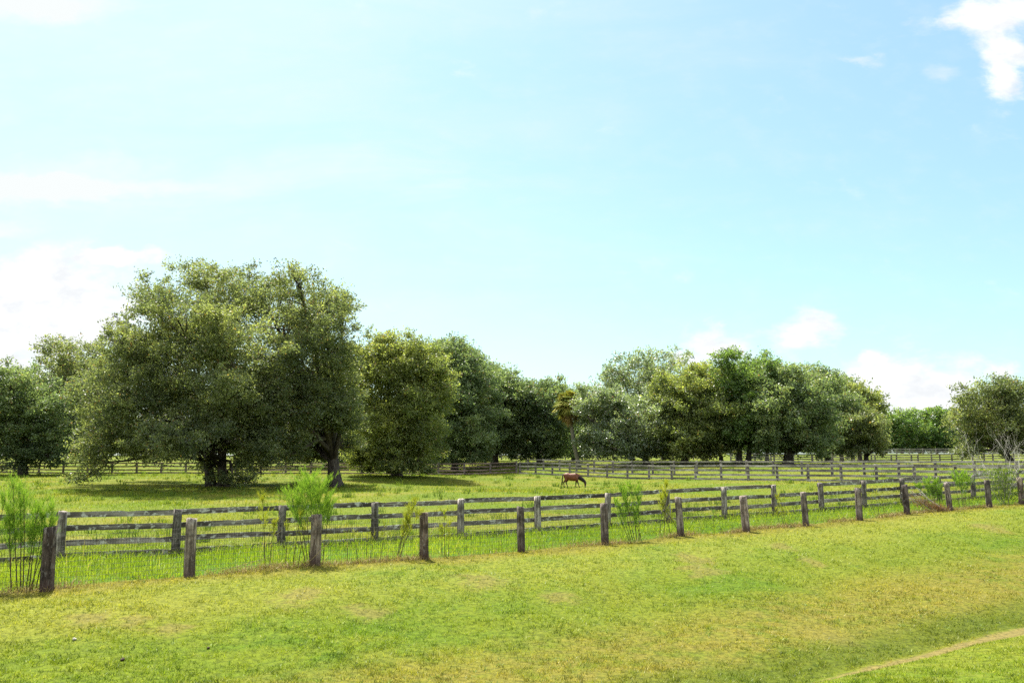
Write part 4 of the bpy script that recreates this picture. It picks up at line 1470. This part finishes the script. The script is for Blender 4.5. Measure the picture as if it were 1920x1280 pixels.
def build_brush_heap():
    """fallen reddish dead fronds leaning on the eleventh post"""
    Y = fy(1735, .1)
    B = ground_at(1740, Y)
    root = thing("brush_heap", B, "heap of fallen rust brown fronds against the wire fence", "dead brush")
    r = np.random.default_rng(6)
    n = 620
    t = r.uniform(0, 1, n) ** 0.8
    C = np.stack([-0.75 + 1.25 * t + r.normal(0, .13, n), r.normal(0, .16, n), 0.62 * (1 - t) ** 1.2 * r.uniform(.25, 1.05, n) + r.uniform(0, .08, n)], 1)
    m = r.uniform(.10, .40, n)
    az = np.where(r.uniform(0, 1, n) < .45, r.normal(2.9, .5, n), r.uniform(0, 6.28, n))
    V, Q, s = blades(C, m, r.uniform(.008, .018, n), az, r.uniform(.5, 1.25, n), 2)
    V[:, 2] = np.maximum(V[:, 2], 0.0)
    link("fronds", np_mesh("fronds", V, Q, {'vary': np.repeat(r.uniform(0, 1, n), s)}), M['rust_blade'], root)
    mb = MB()
    rr = random.Random(3)
    for k in range(7):
        x = rr.uniform(-.1, .7)
        mb.tube([(x, rr.uniform(-.1, .1), 0.02), (x - .5, rr.uniform(-.1, .1), .45 * rr.uniform(.7, 1)), (x - 1.0, rr.uniform(-.1, .1), .9 * rr.uniform(.6, 1.05))], [.016, .012, .006], 5)
    link("stalks", mb.mesh("stalks"), M['dead_stem'], root)


build_brush_heap()


def build_straws():
    """long pale fallen straws leaning through the wire"""
    spots = [(470, .15, .75, 1.1, .32, "long pale straw slanting in the grass between the second and third fence posts"),
             (600, -.05, .5, .55, .55, "pale straw leaning against the foot of the third fence post"),
             (800, .05, .6, .5, .85, "pale straw leaning against the fourth fence post")]
    for px, d, L, dx, dz, lb in spots:
        Y = fy(px, d)
        B = ground_at(px, Y)
        mb = MB()
        mb.tube([(-dx * .5, 0, 0), (0, .03, dz * .52), (dx * .5, .05, dz)], [.008, .007, .005], 5)
        o = link("dry_straw", mb.mesh("dry_straw"), M['straw'])
        o.location = B
        tag(o, lb, "straw", "dry straws by the fence")


build_straws()


# ------------------------------------------------------------------ horse
def horse_mat():
    m, g, out = new_mat("bay_coat")
    tc = g.n('ShaderNodeTexCoord')
    sp = g.n('ShaderNodeSeparateXYZ')
    g.t.links.new(tc.outputs['Object'], sp.inputs[0])
    n = g.noise(tc.outputs['Object'], 5, 3)
    c = g.mix(n, (0.085, 0.023, 0.009), (0.170, 0.048, 0.017))
    legs = g.math('SUBTRACT', 1.0, g.ss(g.math('ADD', sp.outputs[2], g.math('MULTIPLY', n, .15)), 0.52, 0.86))
    c = g.mix(legs, c, (0.016, 0.011, 0.010))
    neck = g.ss(g.math('SUBTRACT', sp.outputs[0], g.math('MULTIPLY', sp.outputs[2], .35)), 0.22, 0.50)
    c = g.mix(g.math('MULTIPLY', neck, .85), c, (0.045, 0.018, 0.012))
    muz = g.math('MULTIPLY', g.ss(sp.outputs[0], 1.1, 1.2), g.math('SUBTRACT', 1.0, g.ss(sp.outputs[2], 0.10, 0.2)))
    c = g.mix(g.math('MULTIPLY', muz, .6), c, (0.30, 0.26, 0.23))
    b = g.n('ShaderNodeBsdfPrincipled')
    g.put(b.inputs['Base Color'], c)
    b.inputs['Roughness'].default_value = 0.58
    b.inputs['Specular IOR Level'].default_value = 0.4
    g.t.links.new(b.outputs[0], out.inputs[0])
    return m


def build_horse():
    Y = 70.0
    B = ground_at(1071, Y)
    root = thing("horse", B, "bay horse with black mane and tail grazing with its head down", "horse")
    mb = MB()

    def loft(secs, sides=14):
        # secs: (x, z, half height, half width[, y])
        mb.tube([(s[0], s[4] if len(s) > 4 else 0, s[1]) for s in secs], [1] * len(secs), sides)
        n = len(secs)
        base = len(mb.v) - n * sides
        for i, s in enumerate(secs):
            p0 = secs[max(i - 1, 0)]
            p1 = secs[min(i + 1, n - 1)]
            d = Vector((p1[0] - p0[0], 0, p1[1] - p0[1])).normalized()
            up = Vector((-d.z, 0, d.x))
            c = Vector((s[0], s[4] if len(s) > 4 else 0, s[1]))
            for k in range(sides):
                a = 2 * math.pi * k / sides
                mb.v[base + i * sides + k] = tuple(c + up * (s[2] * math.cos(a)) + Vector((0, 1, 0)) * (s[3] * math.sin(a)))
    loft([(-.80, 1.20, .06, .06), (-.77, 1.2, .17, .15), (-.66, 1.19, .26, .22), (-.48, 1.15, .34, .28), (-.25, 1.08, .355, .31), (0, 1.04, .385, .33), (.25, 1.03, .40, .31), (.45, 1.07, .39, .27),
          (.62, 1.08, .29, .19), (.73, 1.06, .17, .12), (.76, 1.06, .06, .05)])
    loft([(.42, 1.18, .29, .17), (.70, 1.08, .27, .15), (.95, .90, .22, .125), (1.18, .73, .18, .105), (1.34, .62, .14, .09), (1.42, .56, .06, .05)])
    loft([(1.34, .68, .07, .06), (1.37, .58, .13, .085), (1.39, .44, .135, .085), (1.395, .28, .09, .065), (1.385, .14, .072, .058), (1.37, .07, .062, .052), (1.365, .04, .03, .03)])

    def leg(pts):
        mb.tube([(p[0], p[1], p[2]) for p in pts], [p[3] * (1.28 if p[3] < .12 else 0.95) for p in pts], 10)
    leg([(.52, .12, 1.02, .15), (.50, .13, .78, .10), (.47, .13, .60, .065), (.45, .13, .42, .055), (.44, .13, .36, .042), (.43, .13, .16, .036), (.43, .13, .12, .045), (.45, .13, .05, .045), (.46, .13, 0, .055)])
    leg([(.55, -.12, 1.02, .15), (.58, -.13, .78, .10), (.62, -.13, .60, .065), (.68, -.13, .42, .055), (.70, -.13, .36, .042), (.76, -.13, .16, .036), (.78, -.13, .12, .045), (.81, -.13, .05, .045), (.83, -.13, 0, .055)])
    leg([(-.50, .08, 1.08, .20), (-.44, .11, .85, .16), (-.42, .14, .72, .10), (-.52, .14, .56, .065), (-.55, .14, .48, .058), (-.50, .14, .36, .042), (-.44, .14, .18, .038), (-.42, .14, .12, .045), (-.38, .14, .05, .045), (-.36, .14, 0, .055)])
    leg([(-.53, -.08, 1.08, .20), (-.54, -.11, .85, .16), (-.58, -.14, .72, .10), (-.74, -.14, .56, .065), (-.78, -.14, .48, .058), (-.76, -.14, .36, .042), (-.74, -.14, .18, .038), (-.73, -.14, .12, .045), (-.70, -.14, .05, .045), (-.69, -.14, 0, .055)])
    for s in (-1, 1):
        mb.tube([(1.30, .05 * s, .70), (1.33, .075 * s, .77), (1.36, .085 * s, .83)], [.03, .032, .006], 6)
    me = mb.mesh("body_raw")
    tmp = bpy.data.objects.new("body_raw", me)
    COL.objects.link(tmp)
    rm = tmp.modifiers.new("remesh", 'REMESH')
    rm.mode = 'VOXEL'
    rm.voxel_size = 0.022
    sm = tmp.modifiers.new("smooth", 'SMOOTH')
    sm.factor = 0.5
    sm.iterations = 4
    dg = bpy.context.evaluated_depsgraph_get()
    me2 = bpy.data.meshes.new_from_object(tmp.evaluated_get(dg))
    bpy.data.objects.remove(tmp)
    me2.name = "body"
    for p in me2.polygons:
        p.use_smooth = True
    S = 0.80
    body = link("body", me2, horse_mat(), root)
    hair = make_plain("black_hair", (0.016, 0.012, 0.011), 0.5)

    def strands(name, n, f):
        b = MB()
        for k in range(n):
            pts, r0 = f(k / (n - 1))
            b.tube(pts, [r0 * (1 - .8 * i / (len(pts) - 1)) for i in range(len(pts))], 4)
        return link(name, b.mesh(name), hair, root)

    def tail(u):
        j = lambda s: rnd.uniform(-s, s)
        return [(-.76 + j(.03), j(.03), 1.34), (-.88 + j(.03), j(.05), 1.20), (-.93 + j(.05), j(.07), .9), (-.94 + j(.07), j(.08), .55), (-.98 + j(.09), j(.09), .25 + j(.06))], .035

    def mane(u):
        j = lambda s: rnd.uniform(-s, s)
        x, z = .42 + u * .92, 1.47 - u * .72
        return [(x, 0, z), (x + .05, -.09, z - .02), (x + .0 + j(.04), -.15, z - .16), (x - .06 + j(.05), -.15, z - .32 + j(.05))], .03
    strands("tail", 40, tail)
    strands("mane", 60, mane)
    for s in (-1, 1):
        e = MB()
        e.tube([(1.45, .062 * s, .50), (1.45, .075 * s, .50), (1.45, .082 * s, .50)], [.02, .018, .006], 8)
        link("eye", e.mesh("eye"), hair, root)
    root.scale = (S, S, S)
    root.rotation_euler = (0, 0, R(-6))


build_horse()


def build_lawn_bits():
    """a pale stone and dark clods lying in the mown grass"""
    pale = make_plain("pale_stone", (0.40, 0.37, 0.32), 0.85)
    dark = make_plain("dark_clod", (0.045, 0.030, 0.020), 0.95)
    for name, cat, px, py, r, m, lb in [("stone", "stone", 140, 1200, .030, pale, "small pale stone lying in the mown grass, lower left"),
                                        ("dirt_clod", "dirt clod", 229, 1239, .034, dark, "dark dirt clod in the lower left lawn, nearer the bottom edge"),
                                        ("dirt_clod", "dirt clod", 390, 1216, .028, dark, "dark dirt clod in the lawn below the second fence post")]:
        c = ray_ground(px, py)
        rr = random.Random(px)
        mb = MB()
        rings = [(-.6, .5), (-.25, .95), (.1, 1.0), (.4, .75), (.6, .3)]
        mb.tube([(rr.uniform(-.1, .1) * r, rr.uniform(-.1, .1) * r, (z + .45) * r) for z, q in rings], [(q * r * rr.uniform(1.0, 1.3), q * r * rr.uniform(.7, 1)) for z, q in rings], 9, jitter=.16)
        o = link(name, mb.mesh(name), m)
        o.location = (c.x, c.y, tz(c.x, c.y) + .004)
        tag(o, lb, cat)


build_lawn_bits()
